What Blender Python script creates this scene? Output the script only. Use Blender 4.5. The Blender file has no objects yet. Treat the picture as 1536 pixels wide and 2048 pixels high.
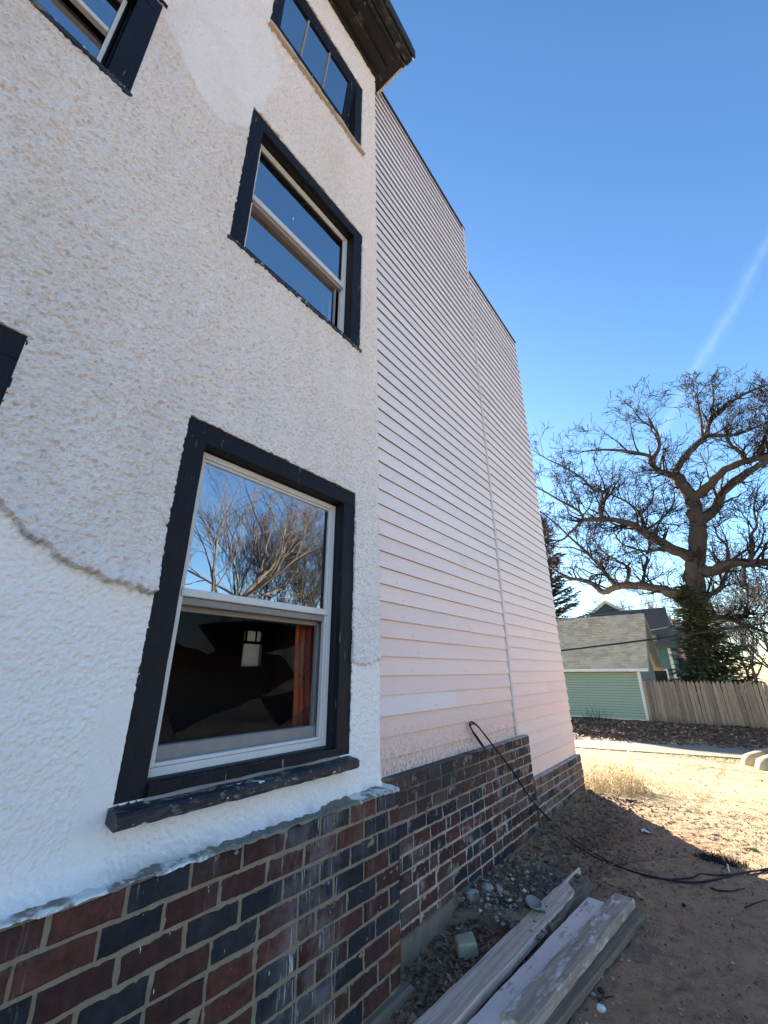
import bpy, bmesh, math, random
import numpy as np
from mathutils import Vector, Matrix
random.seed(7)
RNG = np.random.default_rng(7)
S = bpy.context.scene
C = S.collection

# ------------------------------------------------------------------ camera
FPX = 830.04
PITCH, YAW, ROLL = math.radians(21.1414), math.radians(37.7604), math.radians(-0.2435)
RM = (Matrix.Rotation(YAW, 3, 'Z') @ Matrix.Rotation(PITCH, 3, 'X') @ Matrix.Rotation(math.pi/2, 3, 'X') @ Matrix.Rotation(ROLL, 3, 'Z'))
cd = bpy.data.cameras.new('camera'); cam = bpy.data.objects.new('camera', cd); C.objects.link(cam)
cam.matrix_world = RM.to_4x4()
cd.sensor_fit = 'HORIZONTAL'; cd.sensor_width = 36.0; cd.lens = 36.0*FPX/1536.0
cd.clip_start = 0.02; cd.clip_end = 3000
S.camera = cam

# ------------------------------------------------------------------ light
SUN_EL = math.radians(18.5)
SUN_AZ = math.radians(-48.0)                 # from +Y, negative towards -X
sd = Vector((math.sin(SUN_AZ)*math.cos(SUN_EL), math.cos(SUN_AZ)*math.cos(SUN_EL), math.sin(SUN_EL)))
W = bpy.data.worlds.new('World'); S.world = W; W.use_nodes = True
sl = bpy.data.lights.new('sun', 'SUN'); sl.energy = 5.0; sl.angle = math.radians(0.5); sl.color = (1.0, 0.89, 0.72)
sun = bpy.data.objects.new('sun', sl); C.objects.link(sun)
sun.rotation_euler = (-sd).to_track_quat('-Z', 'Y').to_euler()
S.view_settings.view_transform = 'Standard'; S.view_settings.look = 'None'
S.view_settings.gamma = 1.0; S.view_settings.use_curve_mapping = False
S.view_settings.exposure = 2.78
SKY_STRENGTH = 0.05

# ------------------------------------------------------------------ helpers
def ray(px, py):
    return RM @ Vector(((px-768)/FPX, -(py-1024)/FPX, -1))
def at(px, py, Y):
    r = ray(px, py); return r*(Y/r.y)
def onz(px, py, z):
    r = ray(px, py); return r*(z/r.z)
def onx(px, py, x):
    r = ray(px, py); return r*(x/r.x)

class NT:
    def __init__(s, t): s.t = t
    def n(s, typ, ins=None, **props):
        nd = s.t.nodes.new(typ)
        for k, v in props.items(): setattr(nd, k, v)
        for k, v in (ins or {}).items():
            so = nd.inputs[k]
            if isinstance(v, bpy.types.NodeSocket): s.t.links.new(v, so)
            else:
                if so.type == 'RGBA' and len(v) == 3: v = (*v, 1)
                so.default_value = v
        return nd
    def pos(s):
        return s.n('ShaderNodeNewGeometry').outputs['Position']
    def vmul(s, v, k):
        return s.n('ShaderNodeVectorMath', {0: v, 1: k}, operation='MULTIPLY').outputs[0]
    def noise(s, vec, scale, detail=4, rough=.55, dist=0.0):
        return s.n('ShaderNodeTexNoise', {'Vector': vec, 'Scale': scale, 'Detail': detail, 'Roughness': rough, 'Distortion': dist}).outputs['Fac']
    def vor(s, vec, scale, feature='F1', out='Distance'):
        return s.n('ShaderNodeTexVoronoi', {'Vector': vec, 'Scale': scale}, feature=feature).outputs[out]
    def rng(s, f, a, b, c=0.0, d=1.0):
        return s.n('ShaderNodeMapRange', {0: f, 1: a, 2: b, 3: c, 4: d}).outputs[0]
    def m(s, op, a, b=0.0, clamp=False):
        return s.n('ShaderNodeMath', {0: a, 1: b}, operation=op, use_clamp=clamp).outputs[0]
    def mix(s, f, a, b, blend='MIX'):
        return s.n('ShaderNodeMix', {0: f, 6: a, 7: b}, data_type='RGBA', blend_type=blend).outputs[2]
    def bump(s, h, strength=.5, dist=.01, normal=None):
        d = {'Height': h, 'Strength': strength, 'Distance': dist}
        if normal is not None: d['Normal'] = normal
        return s.n('ShaderNodeBump', d).outputs[0]
    def sep(s, v):
        return s.n('ShaderNodeSeparateXYZ', {0: v}).outputs
    def attr(s, name, out='Fac'):
        return s.n('ShaderNodeAttribute', attribute_name=name).outputs[out]

def mat(name, fn):
    m = bpy.data.materials.new(name); m.use_nodes = True
    t = m.node_tree; t.nodes.clear(); q = NT(t)
    out = q.n('ShaderNodeOutputMaterial')
    r = fn(q)
    if isinstance(r, dict):
        b = q.n('ShaderNodeBsdfPrincipled', r); sh = b.outputs[0]
    else: sh = r
    t.links.new(sh, out.inputs[0])
    return m

def tag(o, label=None, cat=None, group=None, kind=None):
    if label: o['label'] = label
    if cat: o['category'] = cat
    if group: o['group'] = group
    if kind: o['kind'] = kind
    return o
def link(name, me, m=None, parent=None):
    o = bpy.data.objects.new(name, me); C.objects.link(o)
    if m is not None:
        for mm in (m if isinstance(m, (list, tuple)) else [m]): me.materials.append(mm)
    if parent is not None: o.parent = parent
    return o
def empty(name, loc=(0, 0, 0)):
    o = bpy.data.objects.new(name, None); C.objects.link(o); o.location = loc; o.empty_display_size = .1
    return o
def pyobj(name, verts, faces, m=None, parent=None, smooth=False):
    me = bpy.data.meshes.new(name); me.from_pydata([tuple(v) for v in verts], [], faces)
    me.update()
    if smooth: me.polygons.foreach_set('use_smooth', [True]*len(me.polygons))
    return link(name, me, m, parent)

class MB:
    """collects shapes into one mesh"""
    def __init__(s): s.v = []; s.f = []
    def add(s, vs, fs):
        o = len(s.v); s.v += [tuple(v) for v in vs]; s.f += [tuple(i+o for i in f) for f in fs]
    def box(s, a, b, j=0.0):
        x0, y0, z0 = a; x1, y1, z1 = b
        vs = [(x, y, z) for x in (x0, x1) for y in (y0, y1) for z in (z0, z1)]
        if j: vs = [tuple(c+random.uniform(-j, j) for c in v) for v in vs]
        s.add(vs, [(0, 1, 3, 2), (4, 6, 7, 5), (0, 4, 5, 1), (2, 3, 7, 6), (0, 2, 6, 4), (1, 5, 7, 3)])
    def prism(s, prof, p0, p1, up=Vector((0, 0, 1))):
        """extrude a 2-D profile (u sideways, v up) from p0 to p1"""
        p0 = Vector(p0); p1 = Vector(p1); d = (p1-p0).normalized(); u = d.cross(up).normalized(); w = u.cross(d)
        n = len(prof); vs = [p0+u*a+w*b for a, b in prof]+[p1+u*a+w*b for a, b in prof]
        s.add(vs, [tuple(range(n))[::-1], tuple(range(n, 2*n))]+[(i, (i+1) % n, n+(i+1) % n, n+i) for i in range(n)])
    def tube(s, pts, rad, n=5, cap=True):
        pts = [Vector(p) for p in pts]; k = len(pts); o = len(s.v)
        if not hasattr(rad, '__len__'): rad = [rad]*k
        ref = Vector((.31, .22, .92))
        for i, p in enumerate(pts):
            d = (pts[min(i+1, k-1)]-pts[max(i-1, 0)])
            if d.length < 1e-9: d = Vector((0, 0, 1))
            d.normalize(); u = d.cross(ref)
            if u.length < 1e-3: u = d.cross(Vector((1, 0, 0)))
            u.normalize(); w = d.cross(u)
            for a in range(n):
                t = 2*math.pi*a/n; q = p+(u*math.cos(t)+w*math.sin(t))*rad[i]; s.v.append((q.x, q.y, q.z))
        for i in range(k-1):
            for a in range(n):
                b = (a+1) % n; s.f.append((o+i*n+a, o+i*n+b, o+i*n+n+b, o+i*n+n+a))
        if cap and n > 3:
            s.f.append(tuple(o+a for a in range(n))[::-1]); s.f.append(tuple(o+(k-1)*n+a for a in range(n)))
    def build(s, name, m=None, parent=None, bevel=0.0, smooth=False):
        o = pyobj(name, s.v, s.f, m, parent, smooth)
        if bevel:
            bm = bmesh.new(); bm.from_mesh(o.data)
            bmesh.ops.recalc_face_normals(bm, faces=bm.faces)
            bmesh.ops.bevel(bm, geom=list(bm.edges), offset=bevel, segments=1, affect='EDGES', clamp_overlap=True)
            bm.to_mesh(o.data); bm.free()
        else:
            bm = bmesh.new(); bm.from_mesh(o.data); bmesh.ops.recalc_face_normals(bm, faces=bm.faces); bm.to_mesh(o.data); bm.free()
        return o
def boxo(name, a, b, m, parent=None, bevel=0.003, j=0.0):
    q = MB(); q.box(a, b, j); return q.build(name, m, parent, bevel)

# value noise in numpy
_L = RNG.random((16, 256, 256)).astype(np.float32)
def vn(x, y, k=0):
    x = np.asarray(x, np.float64); y = np.asarray(y, np.float64)
    xi = np.floor(x).astype(int); yi = np.floor(y).astype(int); fx = x-xi; fy = y-yi
    fx = fx*fx*(3-2*fx); fy = fy*fy*(3-2*fy); L = _L[k % 16]
    a = L[xi & 255, yi & 255]; b = L[(xi+1) & 255, yi & 255]; c = L[xi & 255, (yi+1) & 255]; d = L[(xi+1) & 255, (yi+1) & 255]
    return (a*(1-fx)+b*fx)*(1-fy)+(c*(1-fx)+d*fx)*fy
def fbm(x, y, k=0, oct=4, g=.5):
    r = 0; a = 1; t = 0
    for i in range(oct):
        r = r+a*vn(x*2**i+17.3*i, y*2**i+5.1*i, k+i); t += a; a *= g
    return r/t
def sst(a, b, x):
    t = np.clip((np.asarray(x)-a)/(b-a), 0, 1); return t*t*(3-2*t)
def gridmesh(name, P, keep=None, cols=None):
    """P: (nu,nv,3) array -> mesh; keep: (nu-1,nv-1) bool; cols: dict name->(nu,nv) float"""
    nu, nv, _ = P.shape
    idx = np.arange(nu*nv).reshape(nu, nv)
    F = np.stack([idx[:-1, :-1], idx[1:, :-1], idx[1:, 1:], idx[:-1, 1:]], -1)
    F = F.reshape(-1, 4) if keep is None else F[keep]
    me = bpy.data.meshes.new(name)
    V = P.reshape(-1, 3)
    if keep is not None:
        used = np.zeros(len(V), bool); used[F.ravel()] = True
        remap = np.cumsum(used)-1; F = remap[F]; V = V[used]
    me.vertices.add(len(V)); me.vertices.foreach_set('co', V.astype(np.float32).ravel())
    me.loops.add(F.size); me.loops.foreach_set('vertex_index', F.astype(np.int32).ravel())
    me.polygons.add(len(F)); me.polygons.foreach_set('loop_start', np.arange(0, F.size, 4, dtype=np.int32))
    me.polygons.foreach_set('use_smooth', np.ones(len(F), bool))
    for n, a in (cols or {}).items():
        at_ = me.attributes.new(n, 'FLOAT', 'POINT'); v = a.ravel()
        if keep is not None: v = v[used]
        at_.data.foreach_set('value', v.astype(np.float32))
    me.update(calc_edges=True); me.validate()
    return me

# ------------------------------------------------------------------ sky
def build_sky():
    q = NT(W.node_tree); W.node_tree.nodes.clear()
    sky = q.n('ShaderNodeTexSky', sky_type='NISHITA'); sky.sun_disc = False
    sky.sun_elevation = SUN_EL; sky.sun_rotation = SUN_AZ
    sky.altitude = 200; sky.air_density = 1.0; sky.dust_density = 0.35; sky.ozone_density = 2.6
    # old drifting contrail: a soft band along a great circle of the sky
    d = q.n('ShaderNodeTexCoord').outputs['Generated']
    d = q.n('ShaderNodeVectorMath', {0: d}, operation='NORMALIZE').outputs[0]
    a = ray(1530, 500).normalized(); b = ray(1358, 800).normalized(); nrm = a.cross(b).normalized()
    t = (b-a*(a.dot(b))).normalized()
    wob = q.noise(d, 9, 3, .6); wob = q.m('MULTIPLY', q.m('SUBTRACT', wob, .5), .022)
    off = q.n('ShaderNodeVectorMath', {0: d, 1: tuple(nrm)}, operation='DOT_PRODUCT').outputs['Value']
    off = q.m('ABSOLUTE', q.m('ADD', off, wob))
    band = q.rng(off, 0.0, .018, 1, 0); band = q.m('POWER', band, 1.6)
    mid = (a+b*1.35).normalized()
    al = q.n('ShaderNodeVectorMath', {0: d, 1: tuple(mid)}, operation='DOT_PRODUCT').outputs['Value']
    lim = q.rng(al, .955, .99, 0, 1)
    tex = q.rng(q.noise(d, 30, 5, .65), .3, .7, .35, 1)
    fac = q.m('MULTIPLY', q.m('MULTIPLY', band, lim), q.m('MULTIPLY', tex, .085), True)
    hs = q.n('ShaderNodeHueSaturation', {'Color': sky.outputs[0], 'Saturation': 1.15, 'Value': 1.0})
    white = q.n('ShaderNodeMix', {0: fac, 6: hs.outputs[0], 7: (6.5, 7.2, 8.0, 1)}, data_type='RGBA').outputs[2]
    bg = q.n('ShaderNodeBackground', {0: white, 1: SKY_STRENGTH})
    out = q.n('ShaderNodeOutputWorld'); W.node_tree.links.new(bg.outputs[0], out.inputs[0])
build_sky()

# ------------------------------------------------------------------ materials
def mk_plain(name, col, rough=.8, var=.12, scale=6, bump=0.0, bscale=60, spec=.3):
    def fn(q):
        p = q.pos(); n = q.noise(p, scale, 5, .6)
        c = q.mix(n, tuple(x*(1-var) for x in col), tuple(min(1, x*(1+var)) for x in col))
        r = {'Base Color': c, 'Roughness': rough, 'Specular IOR Level': spec}
        if bump: r['Normal'] = q.bump(q.noise(p, bscale, 4, .6), bump, .004)
        return r
    return mat(name, fn)

def f_stucco(q):
    p = q.pos(); co = q.attr('coarse'); lip = q.attr('cement'); st = q.attr('stain')
    n1 = q.noise(p, 3.0, 5, .6); n2 = q.noise(q.vmul(p, (1, 1, .35)), 2.2, 6, .65); n3 = q.noise(p, 90, 3, .6)
    base = q.mix(n1, (.91, .835, .82), (.96, .90, .885))
    tan = q.m('MULTIPLY', q.rng(n2, .45, .78, 0, .30), co)
    base = q.mix(tan, base, (.60, .52, .44))
    sp = q.m('MULTIPLY', q.rng(q.noise(p, 55, 4, .7), .58, .74, 0, .5), q.rng(q.noise(p, 1.7, 4), .35, .65, .15, 1))
    base = q.mix(q.m('MULTIPLY', sp, co), base, (.40, .34, .28))
    gr = q.m('MULTIPLY', q.rng(q.noise(p, 125, 4, .65), .53, .66, 0, 1), q.m('ADD', .05, q.m('MULTIPLY', co, .15)))
    base = q.mix(gr, base, (.40, .33, .28))
    base = q.mix(st, base, (.52, .42, .33))
    cem = q.mix(q.noise(p, 40, 4), (.24, .22, .19), (.42, .39, .35))
    base = q.mix(q.m('MULTIPLY', lip, q.rng(n3, .3, .6, .6, 1)), base, cem)
    h = q.m('ADD', q.m('MULTIPLY', q.noise(p, 110, 5, .75), q.m('ADD', .7, co)), q.m('MULTIPLY', q.noise(p, 260, 3, .6), .7))
    return {'Base Color': base, 'Roughness': .85, 'Specular IOR Level': .25, 'Normal': q.bump(h, .75, .007)}
m_stucco = mat('stucco', f_stucco)

def f_ledge(q):
    p = q.pos(); n = q.noise(p, 7, 5, .65); n2 = q.noise(p, 60, 4, .6); y = q.sep(p)[1]
    white = q.mix(n2, (.66, .655, .64), (.82, .81, .79))
    cem = q.mix(n2, (.10, .085, .06), (.30, .27, .22))
    bare = q.m('ADD', q.m('MULTIPLY', q.rng(y, 1.25, 1.45, 0, 1), q.rng(y, 1.75, 1.82, 1, 0)), q.m('MULTIPLY', q.rng(y, .95, 1.2, 0, .35), q.rng(y, 1.75, 1.82, 1, 0)))
    f = q.rng(q.m('ADD', q.m('ADD', n, q.m('MULTIPLY', q.noise(p, 30, 4, .7), .30)), q.m('MULTIPLY', bare, .35)), .60, .70, 0, 1)
    return {'Base Color': q.mix(f, white, cem), 'Roughness': .8, 'Normal': q.bump(n2, .8, .006)}
m_ledge = mat('ledge_paint', f_ledge)

def f_brick(q):
    p = q.pos(); oi = q.n('ShaderNodeObjectInfo')
    n = q.noise(p, 28, 5, .65); n2 = q.noise(q.vmul(p, (1, 1, .12)), 30, 4, .6)
    c = q.mix(q.rng(n, .25, .75), (.45, .45, .47), (1.55, 1.45, 1.4)); c = q.mix(1.0, oi.outputs['Color'], c, 'MULTIPLY')
    c = q.mix(q.rng(n2, .5, .8, 0, .35), c, (.055, .045, .05))
    xyz = q.sep(p)
    # lime and paint runs
    runs = q.rng(q.noise(q.vmul(p, (1, 1, .05)), 110, 2, .5), .60, .66, 0, 1)
    zone = q.m('MULTIPLY', q.rng(xyz[1], 1.28, 1.42, 0, 1), q.rng(xyz[1], 1.62, 1.74, 1, 0))
    zone = q.m('ADD', zone, q.m('MULTIPLY', q.rng(q.noise(q.vmul(p, (1, 1, .3)), 4, 2), .58, .66, 0, .5), .6), True)
    brk = q.rng(q.noise(q.vmul(p, (1, 1, .5)), 14, 3), .42, .58, 0, 1)
    c = q.mix(q.m('MULTIPLY', q.m('MULTIPLY', runs, zone), q.m('MULTIPLY', brk, .75)), c, (.62, .60, .60))
    dr = q.rng(q.noise(q.vmul(p, (1, 1, .22)), 75, 2, .5), .735, .76, 0, .9)
    c = q.mix(dr, c, (.7, .69, .66))
    haze = q.m('MULTIPLY', zone, q.rng(q.noise(p, 9, 4), .4, .65, 0, .28))
    c = q.mix(haze, c, (.42, .36, .37))
    # soot on the far plinth
    so = q.m('MULTIPLY', q.rng(xyz[1], 2.2, 2.4, 0, 1), q.m('MULTIPLY', q.rng(xyz[1], 4.0, 2.9, 0, 1), q.rng(q.m('ADD', xyz[2], q.m('MULTIPLY', q.noise(p, 5, 3), .3)), -.78, -.55, 0, .75)))
    c = q.mix(so, c, (.03, .025, .025))
    bl = q.m('MULTIPLY', q.rng(xyz[1], 2.3, 2.5, 0, 1), q.rng(q.noise(p, 8.5, 6, .75), .54, .68, 0, .7))
    c = q.mix(bl, c, (.48, .36, .33))
    pit_ = q.rng(q.noise(p, 95, 3, .6), .62, .70, 0, .6); c = q.mix(pit_, c, (.012, .01, .01))
    h = q.m('SUBTRACT', q.m('ADD', q.noise(p, 120, 4, .65), q.m('MULTIPLY', n2, .6)), pit_)
    return {'Base Color': c, 'Roughness': .78, 'Specular IOR Level': .35, 'Normal': q.bump(h, .55, .004)}
m_brick = mat('brick', f_brick)

def f_mortar(q):
    p = q.pos(); n = q.noise(p, 20, 5, .65); n2 = q.noise(p, 140, 3, .6); xyz = q.sep(p)
    c = q.mix(n, (.17, .125, .088), (.37, .285, .205))
    far = q.rng(xyz[1], 2.16, 2.3, 0, 1)
    c = q.mix(q.m('MULTIPLY', far, q.rng(q.noise(p, 7, 4, .6), .35, .65, .2, .85)), c, (.58, .44, .39))
    so = q.m('MULTIPLY', far, q.m('MULTIPLY', q.rng(xyz[1], 4.4, 3.0, 0, 1), q.rng(q.m('ADD', xyz[2], q.m('MULTIPLY', q.noise(p, 5, 3), .3)), -.8, -.5, 0, .9)))
    c = q.mix(so, c, (.05, .042, .04))
    c = q.mix(q.rng(n2, .6, .75, 0, .6), c, (.12, .10, .09))
    return {'Base Color': c, 'Roughness': .92, 'Specular IOR Level': .2, 'Normal': q.bump(n2, .7, .004)}
m_mortar = mat('mortar', f_mortar)

def f_siding(q):
    p = q.pos(); oi = q.n('ShaderNodeObjectInfo').outputs['Random']; xyz = q.sep(p)
    g = q.noise(q.vmul(p, (1, .08, 1)), 60, 4, .6); n = q.noise(q.vmul(p, (1, .4, 1)), 3.5, 5, .6)
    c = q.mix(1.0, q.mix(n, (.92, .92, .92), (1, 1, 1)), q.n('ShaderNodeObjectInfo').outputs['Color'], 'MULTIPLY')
    c = q.mix(q.m('MULTIPLY', oi, .22), c, (.70, .64, .66))
    c = q.mix(q.rng(g, .35, .75, 0, .14), c, (.56, .50, .52))
    nz = q.m('PINGPONG', q.m('ADD', xyz[1], q.m('MULTIPLY', oi, 3.1)), .405); nail = q.m('MULTIPLY', q.rng(nz, .004, .007, .5, 0), q.rng(q.m('PINGPONG', q.m('SUBTRACT', xyz[2], -.460), .0589), .004, .008, 1, 0)); c = q.mix(nail, c, (.30, .2, .15))
    # mildew growing up from the plinth ledge
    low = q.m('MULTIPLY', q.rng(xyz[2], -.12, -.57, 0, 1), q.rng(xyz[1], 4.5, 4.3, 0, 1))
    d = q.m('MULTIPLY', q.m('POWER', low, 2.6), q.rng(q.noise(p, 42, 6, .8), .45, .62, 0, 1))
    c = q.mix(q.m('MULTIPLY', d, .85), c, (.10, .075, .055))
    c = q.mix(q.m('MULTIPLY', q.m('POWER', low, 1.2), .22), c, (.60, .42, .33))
    bp = q.rng(q.noise(p, 75, 3, .6), .70, .75, 0, .6); c = q.mix(q.m('MULTIPLY', bp, q.rng(q.noise(p, 2.2, 3), .5, .62, 0, 1)), c, (.16, .12, .09))
    return {'Base Color': c, 'Roughness': .62, 'Specular IOR Level': .3, 'Normal': q.bump(q.m('ADD', g, q.noise(p, 180, 3)), .18, .003)}
m_siding = mat('siding_paint', f_siding)
def f_skirt(q):
    p = q.pos(); xyz = q.sep(p); n = q.noise(p, 5, 4)
    c = q.mix(n, (.88, .59, .50), (.95, .65, .56))
    ln = q.m('ABSOLUTE', q.m('SUBTRACT', xyz[2], q.m('ADD', -.822, q.m('MULTIPLY', q.noise(q.vmul(p, (0, 1, 0)), 6, 2), .006))))
    c = q.mix(q.rng(ln, .0025, .0045, .75, 0), c, (.16, .12, .30))
    g = q.m('MINIMUM', q.m('PINGPONG', q.m('ADD', xyz[2], 5), .016), q.m('PINGPONG', xyz[1], .055))
    c = q.mix(q.rng(g, .0, .0012, .3, 0), c, (.5, .36, .3))
    return {'Base Color': c, 'Roughness': .7}
m_skirt = mat('skirt_panel', f_skirt)
m_lapshade = mk_plain('lap_shade', (.085, .062, .055), .9, .4, 20)  # dark board undersides: the shade line below each lap as a colour

def f_navy(q):
    p = q.pos(); g = q.noise(q.vmul(p, (1, 1, .12)), 90, 4, .6); n = q.noise(p, 6, 4)
    c = q.mix(n, (.005, .0055, .010), (.010, .011, .018))
    chip = q.rng(q.noise(p, 42, 5, .7), .68, .70, 0, 1); c = q.mix(q.m('MULTIPLY', chip, q.rng(q.noise(p, 3, 2), .45, .6, 0, .85)), c, (.38, .34, .30))
    drip = q.rng(q.noise(q.vmul(p, (1, 1, .06)), 60, 2, .5), .715, .74, 0, .5); c = q.mix(drip, c, (.45, .48, .52))
    return {'Base Color': c, 'Roughness': q.rng(g, .3, .7, .45, .7), 'Specular IOR Level': .22, 'Normal': q.bump(q.m('ADD', g, q.noise(p, 160, 3)), .5, .003)}
m_navy = mat('navy_paint', f_navy)
def f_sill(q):
    p = q.pos(); g = q.noise(q.vmul(p, (1, .15, 1)), 80, 4, .6); n = q.noise(p, 6, 4)
    c = q.mix(n, (.008, .010, .017), (.018, .023, .034))
    chip = q.rng(q.noise(q.vmul(p, (1, .5, 1)), 34, 6, .72), .54, .58, 0, 1); c = q.mix(q.m('MULTIPLY', chip, q.rng(q.noise(p, 7, 3), .45, .6, 0, .8)), c, (.30, .28, .24))
    wh = q.rng(q.noise(q.vmul(p, (1, .6, 1)), 17, 3, .6), .64, .66, 0, .85); c = q.mix(wh, c, (.72, .74, .76))
    return {'Base Color': c, 'Roughness': .5, 'Normal': q.bump(q.m('ADD', g, chip), .6, .004)}
m_sill = mat('peeling_sill', f_sill)
def f_cornice(q):
    p = q.pos(); n = q.noise(q.vmul(p, (1, .5, 1)), 16, 6, .72); z = q.noise(p, 2.6, 3)
    f = q.m('MULTIPLY', q.rng(n, .585, .62, 0, 1), q.rng(z, .42, .58, .15, 1))
    c = q.mix(f, (.003, .003, .004), (.10, .08, .065))
    c = q.mix(q.rng(q.noise(q.vmul(p, (1, .4, 1)), 30, 5, .7), .66, .69, 0, .6), c, (.5, .46, .42))
    return {'Base Color': c, 'Roughness': .6, 'Normal': q.bump(f, .6, .004)}
m_cornice = mat('peeling_black_paint', f_cornice)
m_alu = mk_plain('white_aluminium', (.62, .60, .60), .45, .12, 9, .15, 200, .5)
m_alud = mk_plain('dull_rail', (.24, .22, .215), .6, .25, 14, .2, 120, .4)
m_reveal = mk_plain('dark_reveal', (.012, .012, .016), .6, .3, 12, .3, 80)
m_flash = mk_plain('pale_flashing', (.58, .57, .55), .35, .2, 12, .2, 60, .5)
m_interior = mk_plain('interior_plaster', (.05, .045, .05), .9, .2, 3)
m_room = mk_plain('dim_room_plaster', (.36, .29, .32), .9, .2, 3)
m_tarlip = mk_plain('roof_edge', (.03, .03, .032), .7, .3, 10)
m_stonesill = mk_plain('tan_stucco_sill', (.50, .41, .33), .9, .3, 30, .8, 60)
def f_glass(q):
    fr = q.n('ShaderNodeFresnel', {'IOR': 8.0}).outputs[0]
    p = q.pos(); w = q.bump(q.noise(p, 3.0, 2, .4), .004, .05)
    gl = q.n('ShaderNodeBsdfGlossy', {'Color': (.95, .97, 1, 1), 'Roughness': .004, 'Normal': w}).outputs[0]
    tr = q.n('ShaderNodeBsdfTransparent', {'Color': (.80, .83, .85, 1)}).outputs[0]
    return q.n('ShaderNodeMixShader', {0: fr, 1: tr, 2: gl}).outputs[0]
m_glass = mat('window_glass', f_glass)
def f_shard(q):
    fr = q.n('ShaderNodeFresnel', {'IOR': 1.13}).outputs[0]
    gl = q.n('ShaderNodeBsdfGlossy', {'Color': (.9, .9, .95, 1), 'Roughness': .05}).outputs[0]
    tr = q.n('ShaderNodeBsdfTransparent', {'Color': (.85, .85, .87, 1)}).outputs[0]
    a = q.n('ShaderNodeMixShader', {0: fr, 1: tr, 2: gl}).outputs[0]
    du = q.n('ShaderNodeBsdfDiffuse', {'Color': (.16, .15, .16, 1)}).outputs[0]
    return q.n('ShaderNodeMixShader', {0: .02, 1: a, 2: du}).outputs[0]
m_shard = mat('dusty_glass', f_shard)
def f_curtain(q):
    p = q.pos(); w = q.m('PINGPONG', q.m('ADD', q.sep(p)[2], 3), .022); g = q.noise(p, 60, 3)
    c = q.mix(g, (.55, .12, .06), (.72, .20, .10))
    du = q.n('ShaderNodeBsdfDiffuse', {0: c}).outputs[0]; tr = q.n('ShaderNodeBsdfTranslucent', {0: c}).outputs[0]
    return q.n('ShaderNodeMixShader', {0: .4, 1: du, 2: tr}).outputs[0]
m_curtain = mat('red_curtain_cloth', f_curtain)

def gz(x, y):
    x = np.asarray(x, float); y = np.asarray(y, float)
    z = -1.43-.80*np.clip((y-6.0)/9.0, 0, 1)+.05*(sst(5.0, 6.0, y)-sst(6.0, 7.5, y))
    wall = np.exp(-((x+1.72)/.22)**2)*sst(2.7, 3.1, y)*(1-sst(5.9, 6.6, y))
    return z+wall*.08
def gz1(x, y): return float(gz(x, y))+float((fbm(np.array(x*3.0), np.array(y*3.0), 2)-.5)*.03)

def f_ground(q):
    p = q.pos(); xyz = q.sep(p); big = q.noise(p, .9, 5, .6); n = q.noise(p, 9, 6, .7); f = q.noise(p, 60, 5, .7)
    c = q.mix(big, (.40, .215, .125), (.56, .33, .20))                       # compacted earth, tinted redder for the shaded side
    sand = q.mix(n, (.36, .272, .165), (.48, .375, .24))
    lot = q.m('ADD', xyz[1], q.m('MULTIPLY', xyz[0], .87))
    sunlit_f = q.m('MULTIPLY', q.rng(q.m('ADD', lot, q.m('MULTIPLY', big, .8)), 4.9, 5.6, 0, 1), 1.0)  # mask follows the house shadow edge: separate ground tints for sun and shade
    c = q.mix(sunlit_f, c, sand)
    c = q.mix(q.rng(n, .5, .72, 0, .45), c, (.12, .08, .055))
    c = q.mix(q.rng(f, .56, .70, 0, .7), c, (.06, .045, .036))
    c = q.mix(q.rng(q.noise(p, 2.6, 6, .7), .56, .68, 0, .55), c, (.085, .06, .045))
    c = q.mix(q.rng(q.noise(p, 110, 3, .6), .68, .74, 0, .7), c, (.48, .44, .39))
    # slab joint with weeds, faint tracks
    jx = q.m('ABSOLUTE', q.m('ADD', q.m('SUBTRACT', xyz[0], -.62), q.m('MULTIPLY', q.m('SUBTRACT', q.noise(p, 1.6, 4), .5), .30)))
    jn = q.m('MULTIPLY', q.rng(jx, .015, .06, .75, 0), q.m('MULTIPLY', q.rng(xyz[1], 5.5, 6.5, 0, 1), q.rng(q.noise(p, 6, 4), .38, .55, 0, 1)))
    c = q.mix(jn, c, (.13, .11, .05))
    crk = q.n('ShaderNodeTexVoronoi', {'Vector': q.n('ShaderNodeVectorMath', {0: q.vmul(p, (.45, 1.0, 0)), 1: q.vmul(q.n('ShaderNodeTexNoise', {'Vector': p, 'Scale': 1.3, 'Detail': 4}).outputs['Color'], (.7, .7, 0))}, operation='ADD').outputs[0], 'Scale': .75}, feature='DISTANCE_TO_EDGE').outputs['Distance']
    c = q.mix(q.m('MULTIPLY', q.rng(crk, .006, .022, .7, 0), sunlit_f), c, (.10, .085, .05))
    c = q.mix(q.m('MULTIPLY', q.rng(q.noise(q.vmul(p, (.35, 1, 1)), 3.2, 5, .7), .58, .70, 0, .6), sunlit_f), c, (.20, .15, .08))
    h = q.m('ADD', q.m('MULTIPLY', n, 1.0), q.m('MULTIPLY', f, .6))
    return {'Base Color': c, 'Roughness': .95, 'Specular IOR Level': .15, 'Normal': q.bump(h, 1.0, .04)}
m_ground = mat('earth', f_ground)
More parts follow.
